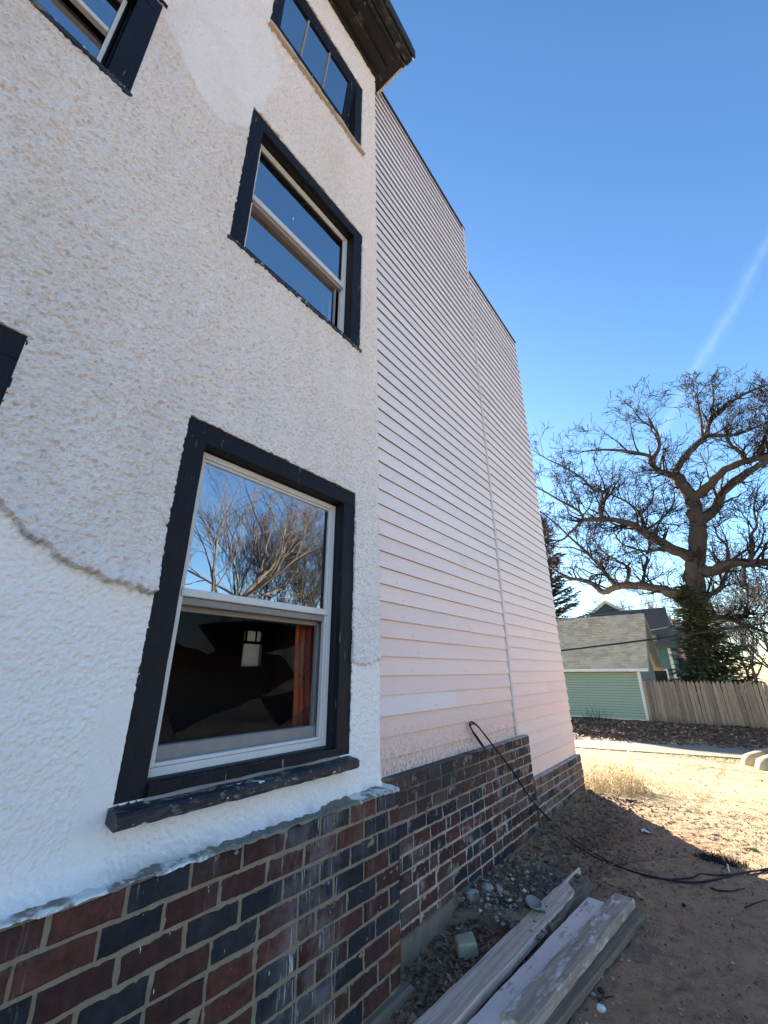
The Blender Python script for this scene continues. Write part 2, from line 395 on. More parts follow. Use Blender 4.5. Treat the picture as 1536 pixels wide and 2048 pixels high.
def f_alley(q):
    p = q.pos(); n = q.noise(p, 3, 5, .6); f = q.noise(p, 70, 4, .7)
    c = q.mix(n, (.15, .135, .11), (.21, .19, .155)); c = q.mix(q.rng(f, .55, .75, 0, .35), c, (.2, .19, .18))
    ck = q.vor(q.vmul(p, (.6, .6, 0)), 1.0, 'DISTANCE_TO_EDGE'); c = q.mix(q.rng(ck, .004, .012, .55, 0), c, (.12, .11, .10))
    return {'Base Color': c, 'Roughness': .9, 'Normal': q.bump(f, .3, .006)}
m_alley = mat('alley_concrete', f_alley)
def f_leaf(q):
    r = q.n('ShaderNodeObjectInfo').outputs['Random']; isl = q.n('ShaderNodeNewGeometry').outputs['Random Per Island']
    c = q.mix(isl, (.075, .038, .022), (.29, .165, .09)); c = q.mix(q.rng(isl, .85, .9, 0, .6), c, (.40, .29, .18))
    return {'Base Color': c, 'Roughness': .8}
m_leaf = mat('dead_leaf', f_leaf)
def f_pebble(q):
    isl = q.n('ShaderNodeNewGeometry').outputs['Random Per Island']; p = q.pos()
    c = q.mix(isl, (.055, .042, .035), (.34, .25, .19)); c = q.mix(q.rng(isl, .93, .95, 0, .7), c, (.62, .55, .48))
    return {'Base Color': c, 'Roughness': .85, 'Normal': q.bump(q.noise(p, 90, 3), .3, .003)}
m_pebble = mat('pebble', f_pebble)
def f_concrete(q):
    p = q.pos(); n = q.noise(p, 6, 5, .65); f = q.noise(p, 90, 4, .7)
    c = q.mix(n, (.13, .088, .058), (.30, .215, .15)); c = q.mix(q.rng(f, .55, .75, 0, .5), c, (.07, .06, .05))
    c = q.mix(q.rng(q.noise(p, 11, 3), .58, .7, 0, .5), c, (.10, .08, .045))
    return {'Base Color': c, 'Roughness': .95, 'Normal': q.bump(f, .7, .006)}
m_concrete = mat('mossy_concrete', f_concrete)
def f_rubble(q):
    p = q.pos(); f = q.noise(p, 60, 4, .7); r = q.n('ShaderNodeObjectInfo').outputs['Random']
    c = q.mix(f, (.22, .175, .145), (.50, .40, .33)); c = q.mix(q.m('MULTIPLY', r, .6), c, (.26, .19, .16))
    return {'Base Color': c, 'Roughness': .95, 'Normal': q.bump(f, .6, .006)}
m_rubble = mat('broken_concrete', f_rubble)
def wood(name, a, b, paint=None, pf=(.45, .5), grain=(14, .9)):
    def fn(q):
        oc = q.n('ShaderNodeTexCoord').outputs['Object']
        g = q.noise(q.vmul(oc, (1, .04, 1)), 55, 5, .65, .6); n = q.noise(oc, 7, 5, .65)
        c = q.mix(q.rng(g, .3, .7), a, b)
        c = q.mix(q.rng(n, .52, .72, 0, .35), c, tuple(x*.35 for x in a)); c = q.mix(q.rng(q.noise(q.vmul(oc, (1, .02, 1)), 120, 3, .6), .60, .70, 0, .45), c, tuple(x*.3 for x in a))
        h = g
        if paint:
            pm = q.noise(q.vmul(oc, (1, .3, 1)), 12, 6, .72)
            f = q.rng(pm, pf[0], pf[1], 0, 1)
            ck = q.noise(q.vmul(oc, (1.0, 6, 1)), 9, 3, .6, .3); f = q.m('MULTIPLY', f, q.rng(ck, .30, .34, 0, 1))
            c = q.mix(f, c, q.mix(n, tuple(x*.8 for x in paint), paint)); h = q.m('ADD', g, f)
        return {'Base Color': c, 'Roughness': .8, 'Specular IOR Level': .25, 'Normal': q.bump(h, .5, .004)}
    return mat(name, fn)
m_wood_grey = wood('weathered_wood', (.44, .27, .195), (.86, .61, .49))
m_wood_paint = wood('peeling_pink_paint_wood', (.24, .15, .11), (.40, .29, .23), (.92, .70, .63), (.36, .44))
m_wood_worn = wood('worn_painted_wood', (.28, .18, .135), (.52, .38, .30), (.86, .68, .62), (.50, .60))
m_wood_brown = wood('brown_wood', (.13, .085, .055), (.28, .20, .14), (.5, .46, .45), (.60, .68))
def f_picket(q):
    p = q.pos(); oi = q.n('ShaderNodeObjectInfo').outputs['Random']
    g = q.noise(q.vmul(p, (1, 1, .06)), 40, 5, .65); c = q.mix(q.rng(g, .3, .7), (.17, .125, .09), (.40, .31, .225))
    c = q.mix(1.0, c, q.mix(oi, (.62, .60, .58), (1.2, 1.15, 1.08)), 'MULTIPLY')
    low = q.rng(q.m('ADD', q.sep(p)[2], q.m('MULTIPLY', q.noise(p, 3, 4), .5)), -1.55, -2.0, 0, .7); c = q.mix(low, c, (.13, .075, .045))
    return {'Base Color': c, 'Roughness': .9, 'Normal': q.bump(g, .6, .01)}
m_picket = mat('grey_picket', f_picket)
def f_bark(q):
    p = q.pos(); n = q.noise(q.vmul(p, (1, 1, .25)), 9, 5, .7)
    return {'Base Color': q.mix(n, (.026, .021, .017), (.115, .092, .075)), 'Roughness': .95, 'Normal': q.bump(n, .8, .05)}
m_bark = mat('oak_bark', f_bark)
m_twig = mk_plain('twig', (.020, .017, .015), .9, .3, 3)
m_twig2 = mk_plain('pale_twig', (.11, .09, .075), .9, .3, 3)
def f_needle(q):
    isl = q.n('ShaderNodeNewGeometry').outputs['Random Per Island']
    return {'Base Color': q.mix(isl, (.035, .05, .02), (.15, .175, .065)), 'Roughness': .7}
m_needle = mat('spruce_needles', f_needle)
m_needle2 = mat('dark_needles', lambda q: {'Base Color': q.mix(q.n('ShaderNodeNewGeometry').outputs['Random Per Island'], (.012, .024, .018), (.04, .06, .045)), 'Roughness': .7})
def f_straw(q):
    isl = q.n('ShaderNodeNewGeometry').outputs['Random Per Island']
    c = q.mix(isl, (.27, .20, .12), (.56, .47, .32))
    du = q.n('ShaderNodeBsdfDiffuse', {0: c}).outputs[0]; tr = q.n('ShaderNodeBsdfTranslucent', {0: c}).outputs[0]
    return q.n('ShaderNodeMixShader', {0: .4, 1: du, 2: tr}).outputs[0]
m_straw = mat('dry_straw', f_straw)
m_straw2 = mk_plain('brown_stem', (.20, .10, .06), .9, .4, 40)
m_fluff = mk_plain('seed_fluff', (.75, .70, .62), .9, .1, 5)
m_grass = mk_plain('weed_green', (.16, .24, .06), .8, .4, 30)
m_rubber = mk_plain('black_rubber', (.008, .008, .009), .45, .2, 20)
m_green = mk_plain('sage_green_paint', (.30, .38, .275), .7, .08, 2)
m_greend = mk_plain('sage_green_lap_shade', (.10, .14, .095), .8, .1, 2)
m_green2 = mk_plain('pale_sage_paint', (.34, .40, .36), .7, .08, 2)
m_cream = mk_plain('cream_trim', (.62, .55, .43), .7, .08, 3)
m_white = mk_plain('white_trim', (.72, .70, .66), .7, .08, 3)
m_teal = mk_plain('teal_paint', (.075, .17, .165), .7, .1, 2)
m_pinkh = mk_plain('pink_paint', (.55, .30, .27), .75, .1, 2)
m_darkglass = mat('far_window_glass', lambda q: {'Base Color': (.02, .025, .03, 1), 'Roughness': .08})
def f_shingle(q):
    p = q.pos(); isl = q.n('ShaderNodeNewGeometry').outputs['Random Per Island']
    c = q.mix(isl, (.50, .41, .27), (.70, .58, .39)); c = q.mix(q.rng(q.noise(p, 60, 3), .5, .7, 0, .3), c, (.12, .11, .10))
    return {'Base Color': c, 'Roughness': .95}
m_shingle = mat('asphalt_shingle', f_shingle)
m_roofdark = mk_plain('dark_shingle', (.09, .09, .095), .9, .3, 8)
m_rooftan = mk_plain('tan_shingle', (.24, .21, .18), .9, .2, 8)
m_block = mk_plain('low_wall_stone', (.24, .20, .155), .95, .3, 5, .5, 40)
m_sandstone = mk_plain('cream_concrete', (.40, .31, .19), .85, .12, 6, .4, 50)
m_plastic = mk_plain('milky_plastic', (.20, .185, .185), .35, .1, 8, 0, 60, .5)
m_litter = mk_plain('white_paper', (.75, .74, .76), .8, .1, 30)
m_post = mk_plain('orange_wood', (.16, .09, .045), .8, .2, 6)

# ------------------------------------------------------------------ ground
def axis(lo, hi, fine0, fine1, step, grow=1.13):
    a = list(np.arange(fine0, fine1+1e-6, step)); s = step
    while a[-1] < hi: s *= grow; a.append(a[-1]+s)
    s = step
    while a[0] > lo: s *= grow; a.insert(0, a[0]-s)
    return np.array(a)
gx = axis(-900, 900, -1.9, 1.2, .016); gy = axis(-600, 1500, 1.7, 7.0, .016, 1.035)
GX, GY = np.meshgrid(gx, gy, indexing='ij')
near = np.exp(-(np.maximum(0, GY-8)/8)**2)*(np.abs(GX) < 30)
GZ = gz(GX, GY)+(fbm(GX*3, GY*3, 2)-.5)*.03*near+(fbm(GX*22, GY*22, 5, 3)-.5)*.020*near
me = gridmesh('ground', np.stack([GX, GY, GZ], -1))
tag(link('ground', me, m_ground), kind='structure')

# alley across the back of the lot
AZ = -2.205
aN = [onz(px, py, AZ) for px, py in ((1151, 1494), (1330, 1505), (1436, 1513))]
aF = [onz(px, py, AZ) for px, py in ((1151, 1472.5), (1330, 1482), (1436, 1489))]
def extl(P, x):
    a, b = P[0], P[-1]; t = (x-a.x)/(b.x-a.x); return a+(b-a)*t
q = MB()
xs = np.linspace(-40, 40, 41)
vsl = []
for x in xs:
    n_ = extl(aN, x); f_ = extl(aF, x)
    if f_.y-n_.y < 1.5: f_.y = n_.y+1.5
    if f_.y-n_.y > 6: f_.y = n_.y+6
    vsl += [(x, n_.y, AZ-.08), (x, n_.y, AZ+.0), (x, f_.y, AZ+.0), (x, f_.y, AZ-.08)]
q.add(vsl, [tuple((4*i+k, 4*i+k+1, 4*i+5+k, 4*i+4+k)) for i in range(40) for k in range(3)])
tag(q.build('alley', m_alley), kind='structure')

# ------------------------------------------------------------------ the house
house = empty('house', (-3.5, 2.0, -1.43))
tag(house, 'tall old white house with stucco front part, pinkish clapboard rear part and brick base', 'house')
HOFF = Vector((3.5, -2.0, 1.43))
def part(o, parent=None):
    """parent keeping world coordinates"""
    o.parent = parent or house
    if parent is None or parent is house: o.matrix_parent_inverse = Matrix.Translation(HOFF)
    else: o.matrix_parent_inverse = Matrix.Identity(4)
    return o
XS, XB1, XB2, XB3, XW = -1.66, -1.56, -1.70, -1.72, -1.77
LEDGE, LEDGE1, LEDGE2 = -.5866, -.578, -.972
TOP = 6.31
WIN = dict(w1=(.71, 1.85, -.40, 1.092), w2=(.735, 1.86, 2.275, 3.52), w3=(.738, 1.815, 4.60, 5.68), w4=(-.98, .160, 2.605, 3.47), w5=(-1.0, .138, -.40, 1.095))

def stucco(ys, st0=.0046):
    zs = [-.62]
    while zs[-1] < TOP+.05: zs.append(zs[-1]+(st0 if zs[-1] < 1.7 else st0+.0018*(zs[-1]-1.7)))
    zs = np.array(zs)
    Yb, Z = np.meshgrid(ys, zs, indexing='ij')
    Y = Yb.copy()
    lean = np.clip((Z+.6)/6.9, 0, 1)*.10
    e = sst(1.9, 2.105, Yb); Y = Yb-lean*e                           # the old corner leans back a little
    w = fbm(Y*9, Z*9, 1)-.5
    cy = np.array([-.4, .0, .211, .278, .35, .444, .551, .681, .75]); cz = np.array([.62, .56, .486, .414, .382, .334, .30, .283, .28])
    crack = np.interp(Y+w*.03, cy, cz)+(fbm(Y*26, Y*0+3.3, 4, 5, .65)-.5)*.055
    dl = Z-crack
    right = Y > 1.3
    edge = np.where(right, Z-(.055+(fbm(Y*30, Y*0+9, 3)-.5)*.07), dl)
    coarse = sst(-.004, .006, edge)
    # smoother trowelled repair between the upper windows
    poly = [(.10, 3.62), (.20, 3.36), (.33, 3.2), (.44, 3.10), (.60, 3.06), (.74, 3.30), (.80, 3.62), (.88, 4.05), (.86, 4.35), (.76, 4.62), (.70, 5.3), (.3, 6.2), (.05, 5.2)]
    ins = np.zeros(Y.shape, bool); n = len(poly); yy = Y+w*.10; zz = Z+(fbm(Y*7, Z*7, 6)-.5)*.10
    for i in range(n):
        (a, b), (c, d) = poly[i], poly[(i+1) % n]
        cond = ((b > zz) != (d > zz)) & (yy < (c-a)*(zz-b)/(d-b+1e-9)+a); ins ^= cond
    sm = sst(.42, .58, fbm(Y*5, Z*5, 11, 4)); coarse = np.where(ins, coarse*(.28+.25*sm), coarse)
    # small trowelled strip beside the big window
    strip = (sst(.60, .62, Y)*(1-sst(.71, .72, Y))*(1-sst(-.09, -.06, Z+(fbm(Y*30, Z*8, 8)-.5)*.05)))
    fine = (1-strip)
    wy = Y+(fbm(Y*30, Z*30, 14)-.5)*.02; wz = Z+(fbm(Y*30, Z*30, 15)-.5)*.02
    hc = fbm(wy*66, wz*74, 0, 3, .55); pit = np.clip(.47-fbm(wy*60+7, wz*68+3, 8, 2, .5), 0, .22); hc2 = fbm(Y*22, Z*22, 9, 3); hc3 = fbm(Y*95, Z*105, 5, 2)
    relief_c = (hc-.5)*.015-pit*.038+(hc2-.5)*.010+(hc3-.5)*.012
    hf = fbm(Y*85, Z*85, 11, 2); relief_f = ((hf-.5)*.012+(fbm(Y*6, Z*6, 3)-.5)*.006)*(.25+.75*fine)
    X = XS+np.where(coarse > 0, relief_c*coarse, 0)+relief_f*(1-coarse)
    X += coarse*.006+np.where((edge > 0) & ~ins, .030*np.exp(-np.clip(edge, 0, 9)/.09), 0)*coarse*np.where(right, .35, 1)
    X += (fbm(Y*1.7, Z*1.7, 12)-.5)*.012
    band = (Z > 1.8) & (Z < 2.1+.2*w)                                # a faint floor-line seam
    seam = np.exp(-((Z-(2.42-.20*Y+w*.05))/.012)**2)*(Y > .0)*(Y < .75)
    X -= seam*.006
    flare = np.exp(-np.clip(Z-LEDGE, 0, 9)/.028)*(.012+.060*(1-sst(1.45, 1.8, Y))*(.6+.8*fbm(Y*5, Z*0+2, 3))); X += flare
    cem = np.exp(-((edge+.005)/.010)**2)*(~ins)*np.where(right, .4, .75)*(.25+.75*sst(.38, .58, fbm(Y*13, Z*13, 10, 3)))
    cem = np.clip(cem+np.exp(-np.clip(Z-LEDGE, 0, 9)/.016)*sst(.45, .6, fbm(Y*9, Z*9, 7))*.9, 0, 1)
    # rust-brown weeping under the sills
    st = np.zeros(Y.shape)
    for k, (a, b, c, d) in WIN.items():
        s = np.exp(-np.clip(c-Z, 0, 9)/.05)*(Z < c)*sst(a-.05, a+.02, Y)*(1-sst(b, b+.05, Y)); st = np.maximum(st, s*(.55 if k != 'w1' else .25)*fbm(Y*14, Z*5, 2))
    keep = np.ones((len(ys)-1, len(zs)-1), bool)
    yc = .5*(Y[:-1, :-1]+Y[1:, 1:]); zc = .5*(Z[:-1, :-1]+Z[1:, 1:]); jw = (fbm(yc*23, zc*23, 13, 5, .7)-.5)*.008
    for a, b, c, d in WIN.values():
        keep &= ~((yc > a+.006+jw) & (yc < b-.006-jw) & (zc > c+.004+jw) & (zc < d-.004-jw*1.2))
    me = gridmesh('stucco_wall', np.stack([X, Y, Z], -1), keep, dict(coarse=coarse, cement=cem, stain=st))
    # give the stucco coat thickness at every opening
    bm = bmesh.new(); bm.from_mesh(me)
    be = [e for e in bm.edges if e.is_boundary]
    r = bmesh.ops.extrude_edge_only(bm, edges=be)
    for v in r['geom']:
        if isinstance(v, bmesh.types.BMVert): v.co.x -= .05
    bmesh.ops.recalc_face_normals(bm, faces=bm.faces)
    bm.to_mesh(me); bm.free()
    me.polygons.foreach_set('use_smooth', [False]*len(me.polygons))
    return part(link('stucco_wall', me, m_stucco))
stucco(np.arange(-.32, 2.1051, .0046))
stucco(np.concatenate([np.arange(-1.5, -.33, .013), [-.32]]), .013)

def shell():
    """what stands behind and beyond the visible faces: floors, back walls and roofs"""
    q = MB()
    t = .12; x0 = -5.62
    # rest of the stucco wing to the left of what is in view, with its street end
    def pane_wall(y0, y1, zs):   # wall strips around windows w4 and w5, left of the detailed part
        for a, b in zs: q.box((XS-.10, y0, a), (XS-.035, y1, b))
    pane_wall(-1.5, -1.02, [(-.62, TOP)])
    pane_wall(-1.02, -.322, [(-.62, -.42), (1.095, 2.60), (3.48, TOP)])
    q.box((x0, -1.5, -.62), (XS-.10, -1.38, TOP))
    o = q.build('side_wall', m_stucco); part(o)
    # back wall of the ground-floor room with its window opening
    a = onx(490.6, 1260, -5.5); b = onx(520.6, 1333, -5.5); y0, y1, z0, z1 = a.y, b.y, b.z, a.z
    q = MB()
    q.box((-5.62, -1.38, -.9), (-5.5, y0, 6.2)); q.box((-5.62, y1, -.9), (-5.5, 4.39, 6.2))
    q.box((-5.62, y0, z1), (-5.5, y1, 6.2)); q.box((-5.62, y0, -.9), (-5.5, y1, z0))
    part(q.build('back_wall', m_room))
    q = MB(); zm = z0+(z1-z0)*.66
    q.box((-5.52, y0-.04, zm-.02), (-5.49, y1+.04, zm+.02)); q.box((-5.52, y0+.02, zm), (-5.50, y0+.05, z1)); q.box((-5.52, y0+.2, zm), (-5.50, y0+.22, z1)); q.box((-5.52, y0+.31, zm), (-5.50, y0+.33, z1))
    part(q.build('back_window_bars', m_reveal))
    part(boxo('back_window_pane', (-5.57, y0, z0), (-5.565, y1, z1), mat('frosted_pane', lambda q: q.n('ShaderNodeBsdfTranslucent', {0: (.30, .33, .31, 1)}).outputs[0]), None, 0))
    q = MB()
    for z in (-.98, 1.45, 4.05): q.box((-5.5, -1.38, z), (XS-.16, 1.98, z+.1)); q.box((-5.5, 1.981, z+.001), (XW-.115, 4.29, z+.099))
    part(q.build('floor_slabs', m_room))
    q = MB(); q.box((-5.5, -.62, -.88), (XS-.16, -.5, 1.45)); q.box((-2.6, -1.3, 1.56), (-2.5, 1.84, 4.04)); q.box((-2.6, -1.3, 4.16), (-2.5, 1.84, 6.2))
    part(q.build('partition_wall', m_room))
    q = MB(); q.box((x0-.4, -1.9, TOP+.20), (-1.24, 2.16, TOP+.30)); part(q.build('roof', m_tarlip))
    # rear clapboard wings: bodies behind the boards
    q = MB(); q.box((XW-.11, 1.99, -1.6), (XW-.012, 4.40, 6.545)); q.box((-5.62, 4.30, -1.6), (XW-.112, 4.40, 6.545)); q.box((-5.62, 1.99, 6.45), (XW-.112, 4.298, 6.545)); part(q.build('rear_wing_body', m_room))
    q = MB(); q.box((-6.6, 4.402, -1.6), (XW-.012, 6.2, 5.635)); part(q.build('rear_addition_body', m_siding))
shell()

# windows -------------------------------------------------------------
def wobble_box(name, a, b, m, parent, n=14, amp=.0016, bevel=.003):
    """long board with slightly uneven hand-painted faces"""
    a = Vector(a); b = Vector(b); d = b-a; ax = max(range(3), key=lambda i: d[i]); oth = [i for i in range(3) if i != ax]
    q = MB(); vs = []
    ch = bevel
    for k in range(n+1):
        t = k/n
        for (u, v) in ((0, ch), (ch, 0), (d[oth[0]]-ch, 0), (d[oth[0]], ch), (d[oth[0]], d[oth[1]]-ch), (d[oth[0]]-ch, d[oth[1]]), (ch, d[oth[1]]), (0, d[oth[1]]-ch)):
            p = [0, 0, 0]; p[ax] = a[ax]+d[ax]*t; p[oth[0]] = a[oth[0]]+u+random.uniform(-amp, amp); p[oth[1]] = a[oth[1]]+v+random.uniform(-amp, amp); vs.append(p)
    fs = [tuple(range(8)), tuple(range(n*8, n*8+8))]+[(k*8+i, k*8+(i+1) % 8, k*8+8+(i+1) % 8, k*8+8+i) for k in range(n) for i in range(8)]
    q.add(vs, fs); return part(q.build(name, m), parent)

def window(key, label, cw=.105, ears=False):
    y0, y1, z0, z1 = WIN[key]; xf = XS-.004
    iy0, iy1, iz1 = y0+cw, y1-cw, z1-cw
    q = MB(); bk = XS-.155
    izb = z0+.03
    q.box((bk, y0+.02, izb), (xf-.03, iy0-.001, z1-.02)); q.box((bk, iy1+.001, izb), (xf-.03, y1-.02, z1-.02)); q.box((bk, iy0, iz1+.001), (xf-.03, iy1, z1-.02)); q.box((bk, iy0, z0+.002), (xf-.03, iy1, izb+.02))
    w = part(q.build('window', m_reveal)); w['label'] = label
    wobble_box('head_casing', (xf-.028, y0, z1-cw), (xf, y1, z1), m_navy, w)
    wobble_box('side_casing', (xf-.028, y0, z0), (xf-.001, iy0, z1-cw-.001), m_navy, w)
    wobble_box('side_casing', (xf-.028, iy1, z0), (xf-.001, y1, z1-cw-.001), m_navy, w)
    return w, iy0, iy1, izb, iz1
def frame(parent, name, x, y0, y1, z0, z1, wd, dep, m, bevel=.002):
    q = MB(); q.box((x-dep, y0, z0), (x, y0+wd, z1)); q.box((x-dep, y1-wd, z0), (x, y1, z1)); q.box((x-dep, y0+wd+.0005, z1-wd), (x-.001, y1-wd-.0005, z1)); q.box((x-dep, y0+wd+.0005, z0), (x-.001, y1-wd-.0005, z0+wd))
    return part(q.build(name, m, None, bevel), parent)
def pane(parent, x, y0, y1, z0, z1, m=None, name='pane'):
    tw = random.uniform(-.0015, .0015)
    return part(pyobj(name, [(x+tw, y0, z0), (x-tw, y1, z0), (x, y1, z1), (x+tw, y0, z1)], [(0, 1, 2, 3)], m or m_glass), parent)

# big ground-floor window -------------------------------------------------
w, a, b, zb, zt = window('w1', 'large lower window with peeling sill and broken lower pane')
FX = XS-.075
fy0, fy1, fz0, fz1 = a+.008, b-.004, -.352, zt-.005
frame(w, 'storm_frame', FX, fy0, fy1, fz0, fz1, .030, .030, m_alu)
frame(w, 'storm_track', FX-.006, fy0+.031, fy1-.031, fz0+.031, fz1-.031, .014, .026, m_alu)
part(boxo('meeting_rail', (FX-.030, fy0+.0305, .303), (FX+.004, fy1-.0305, .337), m_alu), w)
part(boxo('meeting_rail_underside', (FX-.044, fy0+.0305, .270), (FX-.012, fy1-.0305, .3025), m_alud), w)
pane(w, FX-.016, fy0+.045, fy1-.045, .337, fz1-.045)
SX = FX-.045
frame(w, 'inner_sash', SX, fy0+.012, fy1-.012, .29, fz1-.01, .042, .03, m_alud)
pane(w, SX-.014, fy0+.05, fy1-.05, .33, fz1-.05)
SX2 = FX-.062
frame(w, 'lower_sash', SX2, fy0+.004, fy1+.004, fz0+.045, .295, .046, .03, m_alud)
part(boxo('sash_bottom_rail', (SX2-.03, fy0+.014, fz0+.03), (SX2+.022, fy1-.014, fz0+.095), m_alud), w)
part(boxo('inner_stool', (SX2-.02, fy0, fz0-.03), (FX-.032, fy1, fz0+.022), m_reveal), w)
# broken glass still held in the lower sash
ly0, ly1, lz0, lz1 = fy0+.06, fy1-.06, fz0+.09, .25
def shard(pts):
    P = [(ly0+(ly1-ly0)*u, lz0+(lz1-lz0)*v) for u, v in pts]; n = len(P); xx = SX2-.012; t = .003
    vs = [(xx, y, z) for y, z in P]+[(xx-t, y, z) for y, z in P]
    part(pyobj('glass_shard', vs, [tuple(range(n)), tuple(range(n, 2*n))[::-1]]+[(i, (i+1) % n, n+(i+1) % n, n+i) for i in range(n)], m_shard), w)
shard([(.0, 1), (.0, .78), (.07, .72), (.16, .70), (.22, .66), (.26, .70), (.20, .80), (.13, .90), (.22, .93), (.40, .97), (.6, .985), (.8, .97), (1, 1)])
shard([(1, .995), (1, .62), (.90, .50), (.84, .53), (.78, .62), (.72, .68), (.60, .69), (.75, .74), (.88, .80)])
shard([(1, .61), (1, .40), (.90, .37), (.80, .33), (.70, .31), (.60, .30), (.66, .34), (.78, .43), (.9, .47)])
shard([(0, 0), (.20, .13), (.33, .20), (.43, .22), (.52, .28), (.60, .29), (.64, .20), (.72, .08), (.76, .03), (.86, .10), (1, .20), (1, 0)])
shard([(0, .0), (0, .28), (.05, .20), (.09, .08), (.12, .03)])
# sill: sub-sill, bead and peeling nose with horns
wobble_box('sub_sill', (XS-.09, a+.002, -.398), (XS+.010, b-.002, -.356), m_navy, w)
wobble_box('sill_bead', (XS+.011, a-.01, -.400), (XS+.016, b+.01, -.391), m_alud, w, amp=.003, bevel=.001)
q = MB(); n = 26
prof = [(XS-.06, -.43), (XS+.066, -.452), (XS+.078, -.440), (XS+.078, -.418), (XS+.066, -.408), (XS-.06, -.392)]
vs = []
for k in range(n+1):
    y = .702+(1.832-.702)*k/n
    vs += [(x+random.uniform(-.002, .002), y, z+random.uniform(-.002, .002)) for x, z in prof]
fs = [tuple(range(6)), tuple(range(n*6, n*6+6))]+[(k*6+i, k*6+(i+1) % 6, k*6+6+(i+1) % 6, k*6+6+i) for k in range(n) for i in range(6)]
q.add(vs, fs); part(q.build('sill', m_sill), w)

# first-floor window over it ------------------------------------------------
w, a, b, zb, zt = window('w2', 'upper window over the broken one, both panes reflecting blue sky')
fy0, fy1, fz0, fz1 = a+.006, b-.004, 2.30, zt-.002
frame(w, 'storm_frame', FX, fy0, fy1, fz0, fz1, .026, .03, m_alu)
frame(w, 'storm_track', FX-.006, fy0+.027, fy1-.027, fz0+.027, fz1-.027, .012, .03, m_alu)
zm = 2.865
part(boxo('meeting_rail', (FX-.028, fy0+.0265, zm-.028), (FX+.006, fy1-.0265, zm+.016), m_alu), w)
part(boxo('meeting_rail_underside', (FX-.046, fy0+.0265, zm-.058), (FX-.006, fy1-.0265, zm-.0285), m_alud), w)
pane(w, FX-.014, fy0+.036, fy1-.036, zm+.016, fz1-.038)
pane(w, FX-.055, fy0+.036, fy1-.036, zm, fz1-.038)
frame(w, 'lower_panel_frame', FX-.036, fy0+.04, fy1-.065, fz0+.02, zm-.03, .016, .014, m_alud)
pane(w, FX-.044, fy0+.05, fy1-.078, fz0+.03, zm-.04)
pane(w, FX-.080, fy0+.05, fy1-.06, fz0+.03, zm-.03)
part(boxo('fallen_feather', onx(586, 438, FX-.010)-Vector((0, .004, .016)), onx(586, 438, FX-.010)+Vector((.003, .004, .016)), m_litter), w)
wobble_box('sill', (XS-.09, WIN['w2'][0]-.004, WIN['w2'][2]-.022), (XS+.012, WIN['w2'][1]+.004, WIN['w2'][2]-.002), m_sill, w)
wobble_box('sub_sill', (XS-.09, a+.002, 2.277), (XS+.002, b-.002, 2.298), m_navy, w)

# attic window ---------------------------------------------------------------
w, a, b, zb, zt = window('w3', 'topmost window with a row of small panes under the dark eaves', .10)
UX = XS-.085
z_lo, z_hi = 4.98, 5.50
ysp = [.845, 1.097, 1.363, 1.625]
q = MB(); q.box((UX-.04, a+.001, z_hi), (UX, b-.001, zt-.002)); q.box((UX-.04, a+.001, z_lo-.06), (UX, b-.001, z_lo-.001)); q.box((UX-.04, a+.001, z_lo), (UX, ysp[0], z_hi-.001)); q.box((UX-.04, ysp[3], z_lo), (UX, b-.001, z_hi-.001))
def tilt(o):
    for v in o.data.vertices: v.co.x += (v.co.z-z_lo+.06)*.125
    return o
part(tilt(q.build('upper_sash', m_navy, None, .002)), w)
for y in ysp[1:3]: tilt(part(boxo('muntin', (UX-.03, y-.009, z_lo), (UX-.004, y+.009, z_hi-.001), m_alud), w))
for i in range(3): tilt(pane(w, UX-.018+.002*i, ysp[i]+.002, ysp[i+1]-.002, z_lo+.001, z_hi-.002))
q = MB(); q.box((UX-.03, a+.001, 4.63), (UX+.008, b-.001, 4.78)); q.box((UX-.09, a+.001, 4.722), (UX-.055, b-.001, 4.76))
part(q.build('lower_sash', m_navy, None, .002), w)
pane(w, UX-.07, a+.01, b-.01, 4.76, 4.92)
wobble_box('sill', (XS-.09, .735, 4.568), (XS+.035, 1.832, 4.598), m_stonesill, w, 30, .005)
wobble_box('sub_sill', (XS-.085, a+.002, 4.60), (XS+.006, b-.002, 4.628), m_navy, w)
part(boxo('loose_strip', (XS+.006, a+.1, 4.630), (XS+.010, b-.12, 4.634), m_alu), w)

# window at the upper left ----------------------------------------------------
w, a, b, zb, zt = window('w4', 'window at the upper left edge with wide navy casing')
fy0, fy1, fz0, fz1 = a+.02, b-.03, 2.635, zt-.02
frame(w, 'storm_frame', FX, fy0, fy1, fz0, fz1, .018, .03, m_alu)
frame(w, 'inner_frame', FX-.02, b-.03, b-.001, 2.635, zt-.01, .012, .05, m_navy)
part(boxo('meeting_rail', (FX-.028, fy0+.019, 2.985), (FX+.004, fy1-.019, 3.015), m_alu), w)
pane(w, FX-.014, fy0+.02, fy1-.02, 3.015, fz1-.02); pane(w, FX-.05, fy0+.02, fy1-.02, 3.0, fz1-.02)
pane(w, FX-.05, fy0+.02, fy1-.02, 2.66, 2.985)
wobble_box('head_cap', (XS-.03, WIN['w4'][0]-.02, 3.472), (XS+.012, WIN['w4'][1]+.012, 3.492), m_navy, w)
wobble_box('sill', (XS-.09, WIN['w4'][0], 2.580), (XS+.014, WIN['w4'][1]+.004, 2.604), m_sill, w)
wobble_box('sub_sill', (XS-.09, a+.002, 2.606), (XS-.002, b-.002, 2.632), m_navy, w)
